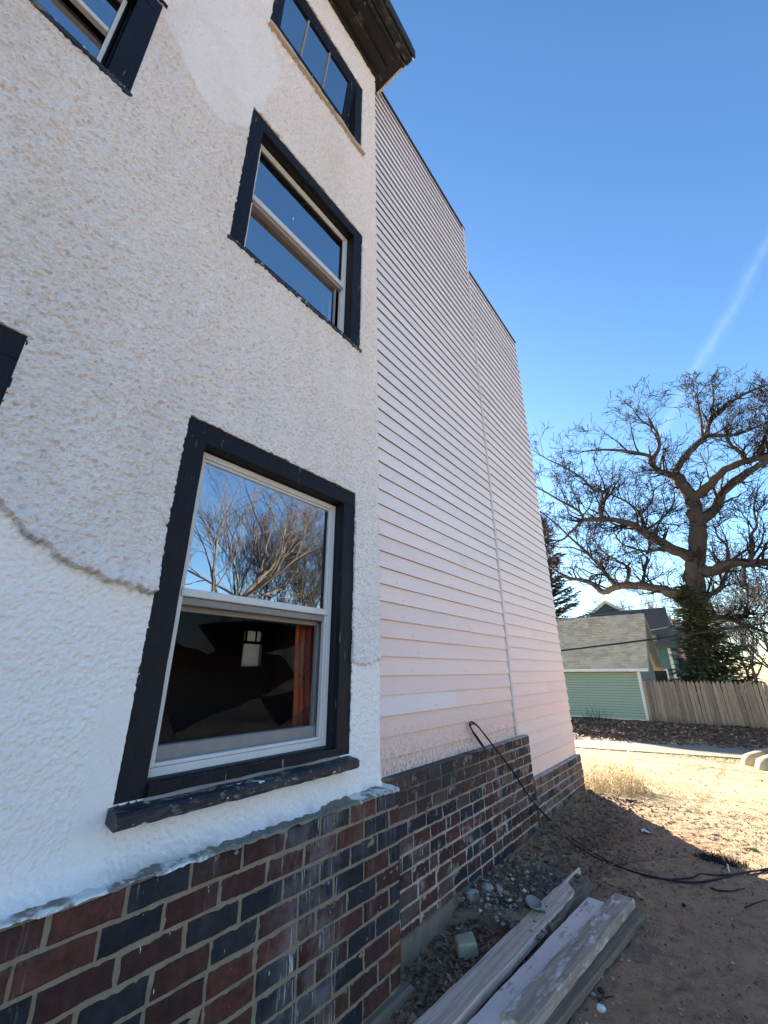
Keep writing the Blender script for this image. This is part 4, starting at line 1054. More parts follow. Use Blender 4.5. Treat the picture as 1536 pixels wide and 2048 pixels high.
def oak():
    r = random.Random(11); D = 30.0
    def cv(x, y): return (1050+x*.3164, 700+y*.3164)
    limbs = [  # (points in the traced drawing, start width, end width in the same units, depth drift)
        ([(1100, 2400), (1085, 1950), (1080, 1760), (1075, 1580), (1070, 1400), (1080, 1250), (1085, 1100), (1060, 970), (1000, 865), (945, 790)], 128, 62, 0),
        ([(930, 790), (870, 775), (800, 725), (780, 670), (650, 640), (500, 630), (380, 640)], 42, 10, -2.5),
        ([(830, 690), (850, 610), (820, 500), (740, 450), (690, 390)], 26, 8, -1),
        ([(950, 780), (1000, 690), (1080, 605), (1140, 540), (1170, 450), (1220, 390), (1330, 310), (1450, 250), (1580, 210)], 46, 10, 1.5),
        ([(1150, 545), (1250, 540), (1350, 530), (1500, 470), (1620, 420)], 26, 10, 3),
        ([(1130, 550), (1110, 430), (1095, 340), (1080, 275)], 18, 6, -1.5),
        ([(1175, 450), (1190, 330), (1188, 260), (1180, 210)], 16, 6, 2),
        ([(1070, 920), (1150, 870), (1260, 760), (1400, 705), (1536, 670), (1680, 600), (1800, 500)], 54, 22, -3),
        ([(1110, 1085), (1200, 1000), (1250, 900), (1400, 780), (1500, 715), (1640, 640), (1750, 480), (1780, 330)], 60, 18, 3),
        ([(1480, 690), (1520, 560), (1560, 420), (1540, 260)], 26, 8, 1),
        ([(1400, 705), (1350, 640), (1300, 600), (1270, 560)], 26, 8, -2),
        ([(1050, 1310), (950, 1265), (800, 1185), (690, 1110), (600, 1082), (480, 1070), (370, 1075)], 66, 24, -3),
        ([(490, 1065), (478, 970), (525, 912), (430, 882), (370, 820), (250, 740), (140, 690), (60, 640)], 28, 6, -1),
        ([(372, 1075), (340, 1020), (200, 940), (60, 860), (-60, 800)], 22, 6, 1.5),
        ([(372, 1085), (280, 1160), (220, 1205), (110, 1190), (0, 1150)], 20, 6, -2),
        ([(750, 1135), (730, 1040), (640, 960), (540, 912)], 20, 10, 1),
        ([(770, 1140), (850, 1080), (930, 990), (945, 910)], 20, 6, 2),
        ([(730, 1040), (800, 960), (820, 880), (910, 830)], 14, 5, -1),
        ([(1045, 1640), (960, 1555), (850, 1510), (720, 1492), (600, 1490), (495, 1530), (430, 1480), (350, 1455), (270, 1440), (200, 1400)], 70, 12, 2.5),
        ([(570, 1490), (500, 1400), (400, 1290), (280, 1180), (150, 1060), (60, 1000)], 26, 7, 0),
        ([(640, 1475), (662, 1390), (600, 1340), (500, 1280), (440, 1200)], 22, 6, -2),
        ([(765, 1485), (750, 1440), (780, 1280), (800, 1180), (860, 1080)], 24, 6, 1.5),
        ([(400, 1290), (300, 1250), (180, 1240), (60, 1180)], 12, 5, 1),
        ([(700, 1280), (620, 1230), (560, 1150), (520, 1120)], 12, 5, -2),
        ([(900, 1290), (800, 1270), (700, 1270), (600, 1300)], 18, 6, -3),
        ([(1090, 1410), (1200, 1390), (1300, 1350), (1420, 1345), (1536, 1345), (1700, 1290)], 66, 30, -2.5),
        ([(1430, 1340), (1440, 1240), (1430, 1170), (1465, 1110), (1445, 1000), (1470, 880)], 22, 6, -1),
        ([(1280, 1360), (1280, 1250), (1220, 1180), (1200, 1130)], 22, 5, 1),
        ([(1150, 1570), (1220, 1520), (1265, 1430), (1300, 1330)], 34, 14, 3),
        ([(1120, 1700), (1250, 1690), (1400, 1740), (1560, 1800)], 34, 10, 3),
        ([(1380, 1360), (1390, 1440), (1410, 1530), (1405, 1620)], 14, 5, -1),
    ]
    tr = empty('oak_tree'); base = at(*cv(1085, 2085), D); tr.location = base
    tag(tr, 'huge gnarled bare oak rising behind the picket fence', 'tree')
    trunk = MB(); limb = MB(); tw_ = MB(); starts = {}
    u2m = .3164*D*.00114
    paths = []
    for li_, (pts, w0, w1, drift) in enumerate(limbs):
        # depth at the start follows the trunk or parent limb already laid out nearest in the drawing
        d0 = 0.0
        if paths:
            best = 1e9
            for P2 in paths:
                for (qx, qy, qd) in P2:
                    e = (qx-pts[0][0])**2+(qy-pts[0][1])**2
                    if e < best: best = e; d0 = qd
        if paths: pts = [min(((qx, qy) for P9 in paths for (qx, qy, _d) in P9), key=lambda c: (c[0]-pts[0][0])**2+(c[1]-pts[0][1])**2)]+list(pts[1:])
        n = len(pts); P2 = []; W3 = []; R3 = []
        for i, (x, y) in enumerate(pts):
            t = i/(n-1); dep = d0+drift*t; P2.append((x, y, dep)); W3.append(at(*cv(x, y), D+dep)); R3.append(max(.02, (w0+(w1-w0)*t**.8)*.5*u2m*(D+dep)/D))
        # refine
        fine = []; fr = []; pf = []
        for i in range(n-1):
            k = 4
            for j in range(k):
                t = j/k; p0 = W3[max(i-1, 0)]; p1 = W3[i]; p2 = W3[i+1]; p3 = W3[min(i+2, n-1)]
                c = .5*((2*p1)+(p2-p0)*t+(2*p0-5*p1+4*p2-p3)*t*t+(3*p1-p0-3*p2+p3)*t**3)
                rr = R3[i]*(1-t)+R3[i+1]*t
                fine.append(c+rv(r)*rr*.18); fr.append(rr*r.uniform(.92, 1.08)); pf.append((P2[i][0]*(1-t)+P2[i+1][0]*t, P2[i][1]*(1-t)+P2[i+1][1]*t, P2[i][2]*(1-t)+P2[i+1][2]*t))
        fine.append(W3[-1]); fr.append(R3[-1]); paths.append(pf+[P2[-1]])
        if li_ == 0: fr[0] *= 1.15
        (trunk if li_ == 0 else limb).tube(fine, fr, 9 if li_ == 0 else 7)
        # branchlets
        L = sum((fine[i+1]-fine[i]).length for i in range(len(fine)-1))
        cnt = int(L*2.5) if li_ else 8
        for k in range(cnt):
            i = r.randrange(1 if li_ else len(fine)//2, len(fine)-1); b0 = (fine[i+1]-fine[i]).normalized(); sd_ = b0.cross(rv(r)).normalized()
            a = r.uniform(.5, 1.2); hi_ = pf[min(i, len(pf)-1)][1] < 430
            nd = b0*math.cos(a)+sd_*math.sin(a)+Vector((0, 0, -.15 if hi_ else .35))
            Lb = r.uniform(.8, 2.6)*((.62 if hi_ else 1.0) if li_ else .6)
            grow(tw_, fine[i], nd, Lb, min(fr[i]*.55, .075), 0, r, 3, .25, .05, (2, 4), 3, .0125, (.5, 1.1), (.48, .74))
        for k in range(2 if li_ else 0):
            grow(tw_, fine[-1], (fine[-1]-fine[-3]).normalized()+rv(r)*.5, r.uniform(.7, 1.4), fr[-1]*.8, 0, r, 3, .25, .05, (2, 4), 3, .0125, (.5, 1.1), (.48, .74))
    inv = Matrix.Translation(-base)
    for nm, mb, m in (('trunk', trunk, m_bark), ('limbs', limb, m_bark), ('crown', tw_, m_twig)):
        me = bpy.data.meshes.new(nm); me.from_pydata(mb.v, [], mb.f); me.update(); me.polygons.foreach_set('use_smooth', [nm != 'crown']*len(me.polygons))
        o = link(nm, me, m, tr); o.matrix_parent_inverse = inv
    print('OAK', len(trunk.f)+len(limb.f)+len(tw_.f))
oak()

def bare_tree(label, base, H, seed, m, spread=.6, lvl=3, lean=Vector((0, 0, 0)), r0=None, kids=(5, 8), rmin=.012, up=.16, group=None, name='bare_tree'):
    r = random.Random(seed); tr = empty(name, base); tag(tr, label, 'tree', group)
    t = MB(); c = MB(); base = Vector(base); r0 = r0 or H*.022; pts = [Vector((0, 0, -.3))]; rad = [r0*1.2]; n = 9; d = Vector((0, 0, 1))
    for i in range(n):
        d = (d+rv(r)*.10+lean*.12).normalized(); pts.append(pts[-1]+d*(H*.62/n)); rad.append(r0*(1-.65*(i+1)/n))
    t.tube(pts, rad, 7)
    for k in range(int(11+H*.3)):
        i = r.randrange(int(n*.3), n); q = pts[i+1 if i+1 <= n else n]; a = r.uniform(0, 6.28)
        nd = Vector((math.cos(a), math.sin(a), r.uniform(.5, 1.3)))+lean
        grow(c, q, nd, H*r.uniform(.22, .42)*spread/.6, rad[i]*.5, 0, r, lvl, .20, up, kids, 3, rmin, (.3, .8), (.4, .65))
    for nm, mb in (('trunk', t), ('crown', c)):
        me = bpy.data.meshes.new(nm); me.from_pydata(mb.v, [], mb.f); me.update(); link(nm, me, m, tr)
    return len(c.f)

def conifer(name, label, base, H, R, seed, m, dens=1.0, droop=-.25, lean=Vector((0, 0, 0)), leaf=.12, start=.05):
    r = random.Random(seed); tr = empty(name, base); tag(tr, label, 'tree')
    t = MB(); t.tube([Vector((0, 0, -.3)), Vector((0, 0, H*.5))+lean*H*.5, Vector((0, 0, H))+lean*H], [H*.016+.03, H*.01, .01], 6)
    me = bpy.data.meshes.new('trunk'); me.from_pydata(t.v, [], t.f); me.update(); link('trunk', me, m_bark, tr)
    c = MB(); n = int(H*13*dens)
    for k in range(n):
        z = H*(start+(1-start)*(k/n)); f = 1-z/H; L = R*(f**.8)*r.uniform(.65, 1.1)+.08; a = r.uniform(0, 6.28); o = Vector((0, 0, z))+lean*z
        d = Vector((math.cos(a), math.sin(a), droop+.35*(1-f)))
        side = Vector((-math.sin(a), math.cos(a), 0)); m2 = max(3, int(L/.14))
        for i in range(m2):
            s = (i+.4)/m2; p = o+d*L*s+Vector((0, 0, .25*L*s*s)); wd = .10+.42*L*(1-s)*.5
            for sg in (-1, 1, 0):
                for rep in range(2):
                    lf = leaf*r.uniform(.8, 1.9); dirv = (d*.7+side*sg*r.uniform(.4, 1.0)+Vector((0, 0, r.uniform(-.35, .15)))).normalized()
                    p0 = p+rv(r)*.05+side*sg*r.uniform(0, wd)*.6; p1 = p0+dirv*lf*1.9; w_ = dirv.cross(Vector((0, 0, 1))+rv(r)*.5).normalized()*lf*.22
                    c.add([p0-w_*.6, p0.lerp(p1, .5)-w_, p1, p0.lerp(p1, .5)+w_, p0+w_*.6], [(0, 1, 2, 3, 4)])
    me = bpy.data.meshes.new('crown'); me.from_pydata(c.v, [], c.f); me.update(); link('crown', me, m, tr)
b = at(1440, 1365, 27); t_ = at(1392, 1170, 27)
conifer('spruce_tree', 'young green spruce leaning in front of the oak trunk', (b.x+.15, 27, -2.25), t_.z+2.25, 2.2, 5, m_needle, 2.6, -.12, Vector((-.10, 0, 0)), .15)
b = at(1112, 1240, 40)
conifer('pine_tree', 'tall dark conifer behind the garage roof at the house corner', (b.x-.6, 40, -2.25), at(1085, 1040, 40).z+3.5, 5.0, 9, m_needle2, 1.0, -.02, Vector((0, 0, 0)), .20, .12)

# thin woods far behind
k = 0
nf = 0
FARL = ['low tangled bare tree on the far right behind the spruce', 'thin bare tree at the right edge behind the fence', 'bare tree between the teal gable and the oak', 'small bare tree over the dark roof wing beside the oak', 'pale far bare tree just right of the oak trunk', 'bare tree behind the pink house']
for (px, Y, H), lb in zip(((1500, 46, 7.5), (1560, 40, 9.0), (1262, 60, 9.5), (1330, 58, 9.0), (1450, 62, 8.5), (1370, 56, 7.5)), FARL):
    p = at(px, 1350, Y); bare_tree(lb, (p.x, Y, -2.3), H, 40+k, m_twig2, .8, 3, kids=(4, 6), rmin=.012, group='bare trees behind the houses'); k += 1
# trees standing across the lot, seen reflected in the big window
def mirror(px, py, X):
    rr = ray(px, py); o = Vector((2*(FX-.016), 0, 0)); d = Vector((-rr.x, rr.y, rr.z)); return o+d*((X-o.x)/d.x)
m1 = mirror(385, 1330, 15); m2 = mirror(560, 1330, 22); m3 = mirror(640, 1330, 26); m4 = mirror(500, 1330, 24)
bare_tree('large spreading bare tree reflected at the left of the big window', (15, m1.y, -1.43), mirror(470, 925, 15).z+2.6, 71, m_twig2, .95, 3, Vector((0, .45, 0)), .22, (4, 7), .007, .06)
bare_tree('bare tree reflected at the right of the big window', (26, m3.y, -1.43), mirror(640, 1090, 26).z+2.2, 72, m_twig, .7, 3, Vector((0, .1, 0)), .22, (5, 7), .01, group='bare trees across the lot')
bare_tree('bare tree reflected low in the middle of the big window', (22, m2.y, -1.43), mirror(560, 1080, 22).z+2.0, 73, m_twig, .7, 3, Vector((0, .3, 0)), .22, (5, 7), .01, group='bare trees across the lot')
bare_tree('bare tree reflected left of centre in the big window', (24, m4.y, -1.43), mirror(500, 1060, 24).z+2.0, 74, m_twig, .8, 3, Vector((0, .4, 0)), .25, (5, 7), .01, group='bare trees across the lot')

# ------------------------------------------------------------------ overhead wires
def wire(label, p0, p1, sag, rad, m):
    pts = []
    for i in range(33):
        t = i/32; p = p0.lerp(p1, t); p.z -= sag*4*t*(1-t); pts.append(p)
    q = MB(); q.tube(pts, rad, 6); o = q.build('overhead_wire', m); tag(o, label, 'wire')
def lin(a, b, Ya, Yb, e0, e1):
    f = lambda t: (a[0]+(b[0]-a[0])*t, a[1]+(b[1]-a[1])*t)
    return at(*f(e0), Ya), at(*f(e1), Yb)
m_wire = mk_plain('wire_black', (.01, .01, .012), .5, .2, 5); m_wireg = mk_plain('wire_grey', (.42, .42, .42), .5, .2, 5)
p0, p1 = lin((1124, 1297), (1536, 1242), 19, 19, -.35, 1.5); wire('thick black cable sagging across the garage roof', p0, p1, .10, .034, m_wire)
p0, p1 = lin((1108, 1236), (1536, 1145), 26, 26, -.35, 1.5); wire('thin upper wire crossing in front of the oak', p0, p1, .25, .014, m_wire)
p0, p1 = lin((1110, 1290), (1445, 1232), 31, 31, .30, 1.0); wire('pale grey wire ending at the oak trunk', p0, p1, .1, .018, m_wireg)

# ------------------------------------------------------------------ things on the lot
def board(name, label, a0, a1, width, thick, ztop0, ztop1, m, ends='square', seed=0):
    r = random.Random(seed); a0 = Vector((*a0, 0)); a1 = Vector((*a1, 0)); L = (a1-a0).length; d = (a1-a0).normalized()
    n = 22; q = MB(); w2 = width/2; vs = []
    for k in range(n+1):
        t = k/n; y = L*t; ww = w2
        jl = r.uniform(-.0025, .0025); jr = r.uniform(-.0025, .0025); zz = r.uniform(-.0012, .0012)
        lo, hi = -ww, ww
        if ends == 'broken' and t > .80: hi = ww-.10 if t > .83 else ww-.02; lo = -ww+.01
        if k == n: y += r.uniform(-.005, .01)
        c = .004
        vs += [(lo+jl, y, -thick), (lo+jl, y, -c), (lo+c+jl, y, zz), ((lo+hi)/2, y, zz+.001), (hi-c+jr, y, zz), (hi+jr, y, -c), (hi+jr, y, -thick)]
    fs = [tuple(range(7)), tuple(range(n*7, n*7+7))]+[(k*7+i, k*7+(i+1) % 7, k*7+7+(i+1) % 7, k*7+7+i) for k in range(n) for i in range(7)]
    q.add(vs, fs); o = q.build(name, m); tag(o, label, 'plank', 'planks lying by the house')
    o.location = (a0.x, a0.y, ztop0); o.rotation_euler = (math.atan2(ztop1-ztop0, L), 0, math.atan2(d.y, d.x)-math.pi/2)
    return o
board('plank', 'grey weathered plank nearest the brick wall, with a splintered far end', (-1.310, 1.93), (-1.165, 3.90), .128, .042, -1.365, -1.355, m_wood_grey, 'broken', 1)
board('plank', 'middle plank with peeling pinkish white paint', (-1.178, 1.80), (-1.003, 3.50), .112, .035, -1.375, -1.365, m_wood_paint, 'square', 2)
board('plank', 'mottled grey-white plank farthest from the wall, on top', (-1.030, 2.20), (-.862, 3.61), .116, .045, -1.345, -1.345, m_wood_worn, 'square', 3)
board('plank', 'brown edged plank mostly hidden under the farthest plank', (-.985, 2.30), (-.805, 3.60), .130, .030, -1.391, -1.391, m_wood_brown, 'square', 4)

# remains of a concrete stoop with rubble
st = empty('concrete_slab', (-1.45, 3.4, -1.43)); tag(st, 'low broken concrete slab against the brick base, strewn with rubble', 'slab')
si = Matrix.Translation((1.45, -3.4, 1.43))
def roughen(o, amp, cuts=5):
    bm = bmesh.new(); bm.from_mesh(o.data); bmesh.ops.triangulate(bm, faces=bm.faces); bmesh.ops.subdivide_edges(bm, edges=bm.edges, cuts=cuts, use_grid_fill=True)
    for v in bm.verts: v.co += Vector((float(vn(v.co.y*37, v.co.z*37, 1))-.5, float(vn(v.co.x*37, v.co.z*37+v.co.y*13, 2))-.5, float(vn(v.co.x*31, v.co.y*31, 3))-.5))*amp*2
    bm.to_mesh(o.data); bm.free()
def slabpart(name, pts, zt, zb, m, j=.004):
    q = MB(); n = len(pts); vs = [(x, y, zt+random.uniform(-j, j)) for x, y in pts]+[(x, y, zb) for x, y in pts]
    q.add(vs, [tuple(range(n)), tuple(range(n, 2*n))[::-1]]+[(i, (i+1) % n, n+(i+1) % n, n+i) for i in range(n)])
    o = q.build(name, m, None, .0); roughen(o, .012); o.parent = st; o.matrix_parent_inverse = si
slabpart('front_curb', [(-1.69, 2.84), (-1.42, 2.94), (-1.17, 3.02), (-1.20, 3.14), (-1.45, 3.06), (-1.69, 2.96)], -1.362, -1.55, m_concrete, .012)
slabpart('side_curb', [(-1.203, 3.142), (-1.17, 3.025), (-1.13, 3.03), (-1.10, 3.80), (-1.22, 3.84)], -1.372, -1.55, m_concrete, .012)
slabpart('top', [(-1.69, 2.963), (-1.45, 3.062), (-1.203, 3.144), (-1.222, 3.85), (-1.69, 3.88)], -1.388, -1.55, m_concrete, .012)
def stone_mesh(k, sx, sy, sz):
    r = random.Random(k); bm = bmesh.new(); bmesh.ops.create_icosphere(bm, subdivisions=2, radius=1)
    pl_ = [(rv(r), r.uniform(.55, .85)) for _ in range(9)]
    for v in bm.verts:
        for n_, d_ in pl_:
            e = v.co.dot(n_)-d_
            if e > 0: v.co -= n_*e
        v.co += rv(r)*.03; v.co.x *= sx; v.co.y *= sy; v.co.z *= sz
    me = bpy.data.meshes.new('stone'); bm.to_mesh(me); bm.free(); return me
def stone(name, label, px, py, z, s, k, m, cat='stone', group='rubble by the house wall'):
    p = onz(px, py, z); o = link(name, stone_mesh(k, *s), m); o.location = (p.x, p.y, z+s[2]*.3); o.rotation_euler = (0, 0, k*1.3); tag(o, label, cat, group); return o
stone('rubble_chunk', 'largest pale rubble chunk on the slab beside the brick wall', 945, 1795, -1.36, (.055, .045, .04), 1, m_rubble)
stone('rubble_chunk', 'rounded grey rubble chunk in the middle of the slab', 975, 1785, -1.36, (.045, .06, .04), 2, m_rubble)
stone('rubble_chunk', 'pale pointed rubble chunk standing at the right of the rubble pile', 998, 1785, -1.36, (.025, .05, .035), 3, m_rubble)
stone('rubble_chunk', 'pale rubble chunk at the back of the slab against the bricks', 948, 1765, -1.36, (.045, .04, .03), 4, m_rubble)
stone('rubble_chunk', 'small bright rubble piece at the back of the slab', 993, 1752, -1.36, (.022, .035, .018), 5, m_rubble)
stone('rubble_chunk', 'smallest bright rubble piece farthest back on the slab', 1000, 1740, -1.36, (.018, .025, .015), 6, m_rubble)
stone('rubble_chunk', 'small rubble piece at the slab edge nearest the camera', 915, 1795, -1.36, (.028, .025, .02), 7, m_rubble)
stone('rubble_chunk', 'small rubble piece touching the lowest brick course', 920, 1780, -1.36, (.02, .02, .018), 8, m_rubble)
# broken paving block
q = MB(); q.box((-.055, -.042, 0), (.055, .042, .075), .008); o = q.build('concrete_block', mk_plain('greenish_block', (.34, .29, .21), .95, .3, 12, .6, 80), None, .008)
p = onz(933, 1905, -1.42); o.location = (p.x, p.y, -1.43); o.rotation_euler = (.08, -.06, .75); tag(o, 'broken greenish paving block in the leaves left of the planks', 'block')
# lid
bm = bmesh.new()
q = MB(); ns = 40; prof = [(0, .002), (.040, .002), (.042, .009), (.046, .011), (.050, .008), (.050, 0), (.046, 0), (.042, .001), (0, .0)]
vs = []
for i in range(ns):
    t = 2*math.pi*i/ns; vs += [(rr*math.cos(t), rr*math.sin(t), zz) for rr, zz in prof]
np_ = len(prof); q.add(vs, [(i*np_+k, ((i+1) % ns)*np_+k, ((i+1) % ns)*np_+k+1, i*np_+k+1) for i in range(ns) for k in range(np_-1)])
bm.free(); o = q.build('tub_lid', m_plastic, None, 0, True); p = onz(1067, 1803, -1.31); o.location = (p.x, p.y, -1.318); o.rotation_euler = (.15, .30, 0); tag(o, 'round milky plastic tub lid beside the planks', 'lid')

# black cable looped on the siding and trailing over the lot
def onground(px, py, dz=.006):
    r_ = ray(px, py); t = -1.43/r_.z
    for _ in range(20):
        p = r_*t; t = (gz1(p.x, p.y)+dz)/r_.z
    return r_*t
def smooth_path(P, k=6):
    out = []; n = len(P)
    for i in range(n-1):
        for j in range(k):
            t = j/k; p0 = P[max(i-1, 0)]; p1 = P[i]; p2 = P[i+1]; p3 = P[min(i+2, n-1)]
            out.append(.5*((2*p1)+(p2-p0)*t+(2*p0-5*p1+4*p2-p3)*t*t+(3*p1-p0-3*p2+p3)*t**3))
    out.append(P[-1]); return out
XL = XW+.03
path = [onx(930, 1506, XB2+.02), onx(945, 1508, XB2+.03), onx(960, 1511, XB2+.045), onx(970, 1503, XB2+.05), onx(966, 1492, XB2+.03), onx(955, 1475, XL+.02), onx(944, 1460, XL+.01), onx(939, 1450, XL), onx(944, 1444, XL+.01), onx(958, 1455, XL+.04), onx(985, 1490, XB2+.06), onx(1020, 1535, XB2+.12), onx(1060, 1595, XB2+.2)]
path += [onground(*p) for p in ((1098, 1640), (1140, 1683), (1190, 1714), (1240, 1734), (1290, 1750), (1340, 1760), (1390, 1765), (1440, 1757), (1490, 1745), (1540, 1738), (1620, 1725))]
q = MB(); q.tube(smooth_path(path), .0062, 7); tag(q.build('cable', m_rubber, None, 0, True), 'black rubber cable looped on the clapboards and trailing over the dirt', 'cable')
path = [onx(966, 1495, XB2+.04), onx(950, 1472, XL+.03), onx(941, 1453, XL+.02), onx(948, 1448, XL+.03), onx(964, 1462, XL+.06), onx(990, 1496, XB2+.08), onx(1024, 1539, XB2+.15), onx(1064, 1600, XB2+.22)]
path += [onground(*p) for p in ((1103, 1641), (1150, 1680), (1205, 1716), (1260, 1741), (1320, 1757), (1380, 1756), (1400, 1748), (1450, 1750), (1520, 1740), (1620, 1715))]
q = MB(); q.tube(smooth_path(path), .005, 6); tag(q.build('cable', m_rubber, None, 0, True), 'thinner black cable running doubled beside the looped cable', 'cable')

# parking stops at the right edge
def stop(label, px, py, ang, L, s):
    p = onground(px, py, 0); n = 18; q = MB(); vs = []
    p2 = onground(px+46, py-33, 0); ang = math.atan2(p2.y-p.y, p2.x-p.x)-math.pi/2
    prof = [(-.16, 0), (-.165, .06), (-.12, .17), (-.05, .21), (.05, .21), (.12, .17), (.165, .06), (.16, 0)]
    for k in range(n+1):
        t = k/n; e = min(1, (min(t, 1-t)*n/2.4)); f = .35+.65*math.sqrt(max(0, 1-(1-e)**2))
        vs += [(u*f*s, L*t, v*f*s) for u, v in prof]
    m_ = len(prof); q.add(vs, [tuple(range(m_)), tuple(range(n*m_, n*m_+m_))]+[(k*m_+i, k*m_+(i+1) % m_, k*m_+m_+(i+1) % m_, k*m_+m_+i) for k in range(n) for i in range(m_)])
    o = q.build('parking_stop', m_sandstone, None, 0, True); o.location = p-Vector((0, 0, .02)); o.rotation_euler = (math.atan2(-.0, 1)-.06, 0, ang); tag(o, label, 'parking stop', 'cream parking stops')
stop('farther of the two cream rounded parking stops at the right edge', 1496, 1531, None, 4.6, 1.25)
stop('nearer of the two cream rounded parking stops, cut by the right edge', 1526, 1541, None, 4.6, 1.25)
# leaning post and trellis behind the fence
p0 = at(1516, 1372, 27.0); p1 = at(1504, 1334, 27.0)
q = MB(); d_ = (p1-p0); q.prism([(-.06, -.06), (.06, -.06), (.06, .06), (-.06, .06)], p0-d_*2.0, p1, Vector((0, 1, 0))); tag(q.build('wooden_post', m_post, None, .01), 'orange-brown wooden post behind the right end of the fence', 'post')

# ------------------------------------------------------------------ litter, weeds and stones
def leaves(name, label, spots, seed, parent=None):
    r = random.Random(seed); q = MB()
    for (x, y, z, s) in spots:
        a = r.uniform(0, 6.28); u = Vector((math.cos(a), math.sin(a), r.uniform(-.6, .6))).normalized(); v = Vector((-math.sin(a), math.cos(a), r.uniform(-.6, .6))).normalized()*r.uniform(.35, .6); c = Vector((x, y, z+s*.35))
        up = Vector((0, 0, 1))*s*r.uniform(-.25, .35)
        q.add([c-u*s, c-u*s*.3+v*s+up, c+u*s*.5+v*s*.7+up, c+u*s*1.1+up*.4, c+u*s*.4-v*s*.8+up, c-u*s*.35-v*s*.9+up, c], [(0, 1, 6), (1, 2, 6), (2, 3, 6), (3, 4, 6), (4, 5, 6), (5, 0, 6)])
    me = bpy.data.meshes.new(name); me.from_pydata(q.v, [], q.f); me.update(); o = link(name, me, m_leaf); tag(o, label, 'leaves', kind='stuff')
r = random.Random(3); sp = []
for _ in range(3200):        # between wall and planks, and along the plinth
    t = r.random()
    if t < .38: y = r.uniform(2.0, 2.95); x = r.uniform(-1.66, -1.18)
    elif t < .52: y = r.uniform(2.9, 3.8); x = r.uniform(-1.68, -1.15)
    else: y = r.uniform(3.75, 6.3); x = -1.66+abs(r.gauss(0, .42))
    sp.append((x, y, max(gz1(x, y), -1.375) if 2.9 < y < 3.8 else gz1(x, y), r.uniform(.010, .026)))
leaves('leaf_litter', 'brown dead leaves heaped along the brick base', sp, 1)
sp = []
for _ in range(5200):        # bank beyond the alley
    x = r.uniform(-9, 7); n_ = extl(aF, x).y; y = r.uniform(n_-.15, min(n_+5.2, 24.2)) if r.random() < .9 else r.uniform(n_-.8, n_); sp.append((x, y, float(gz(x, y))+.02+.10*sst(0, 4, y-n_), r.uniform(.05, .10)))
leaves('alley_leaf_litter', 'brown dead leaves on the strip between alley and garage', sp, 2)
sp = []
for _ in range(900):
    x = r.uniform(-1.6, 3); y = r.uniform(3.5, 14); sp.append((x, y, gz1(x, y), r.uniform(.010, .026)))
leaves('scattered_leaves', 'scattered leaves over the dirt lot', sp, 3)
# leaf bank surface
nx_ = np.linspace(-14, 12, 140); U = np.linspace(0, 1, 14); XX, UU = np.meshgrid(nx_, U, indexing='ij')
fy = np.array([extl(aF, x).y for x in nx_])[:, None]; YY = fy+.02+UU*(24.3-fy); ZZ = AZ-.02+.10*sst(0, .8, UU)+(fbm(XX*3, YY*3, 4)-.5)*.08*(UU > .02)
tag(link('leaf_bank', gridmesh('leaf_bank', np.stack([XX, YY, ZZ], -1)), mk_plain('leaf_mould', (.12, .07, .042), .95, .5, 14, .9, 30)), kind='structure')

def gravel(name, label, spots, seed):
    r = random.Random(seed); q = MB()
    base = [Vector(v) for v in ((1, 0, 0), (-1, 0, 0), (0, 1, 0), (0, -1, 0), (0, 0, .7), (0, 0, -.7))]; F = [(0, 2, 4), (2, 1, 4), (1, 3, 4), (3, 0, 4), (2, 0, 5), (1, 2, 5), (3, 1, 5), (0, 3, 5)]
    for (x, y, z, s) in spots:
        a = r.uniform(0, 6.28); ca, sa = math.cos(a), math.sin(a); e = r.uniform(.6, 1.1)
        vs = []
        for b_ in base:
            k = r.uniform(.7, 1.25)*s; vs.append((x+(b_.x*ca-b_.y*sa*e)*k, y+(b_.x*sa+b_.y*ca*e)*k, z+b_.z*k))
        q.add(vs, F)
    me = bpy.data.meshes.new(name); me.from_pydata(q.v, [], q.f); me.update(); o = link(name, me, m_pebble); tag(o, label, 'gravel', kind='stuff')
sp = []
for _ in range(15000):
    x = r.uniform(-1.3, 1.0); y = r.uniform(2.0, 6.5); s = .0022+.0075*r.random()**4; sp.append((x, y, gz1(x, y)+s*.2, s))
for _ in range(1200):
    x = r.uniform(-1.68, -1.15); y = r.uniform(2.86, 3.75); s = .003+.020*r.random()**5; sp.append((x, y, -1.380+s*.3+.045*math.exp(-((x+1.62)/.22)**2), s))
gravel('gravel', 'loose gravel and pebbles over the dirt', sp, 4)
for i, (px, py, s, lb) in enumerate(((1203, 2023, .022, 'white pebble near the bottom edge right of the planks'), (1187, 1992, .014, 'pale brown pebble right of the farthest plank'), (1226, 1960, .013, 'round grey pebble by the farthest plank'), (1203, 1985, .017, 'dark stone beside the pale pebbles'), (1206, 1763, .022, 'tan stone beyond the tip of the splintered plank'), (1368, 1813, .016, 'black cinder lump alone on the dirt'))):
    g_ = onground(px, py, 0); o = link('pebble', stone_mesh(50+i, s, s*.8, s*.7), [m_litter, m_rubble, m_rubble, m_rubber, m_rubble, m_rubber][i]); o.location = (g_.x, g_.y, g_.z+s*.4); tag(o, lb, 'stone')

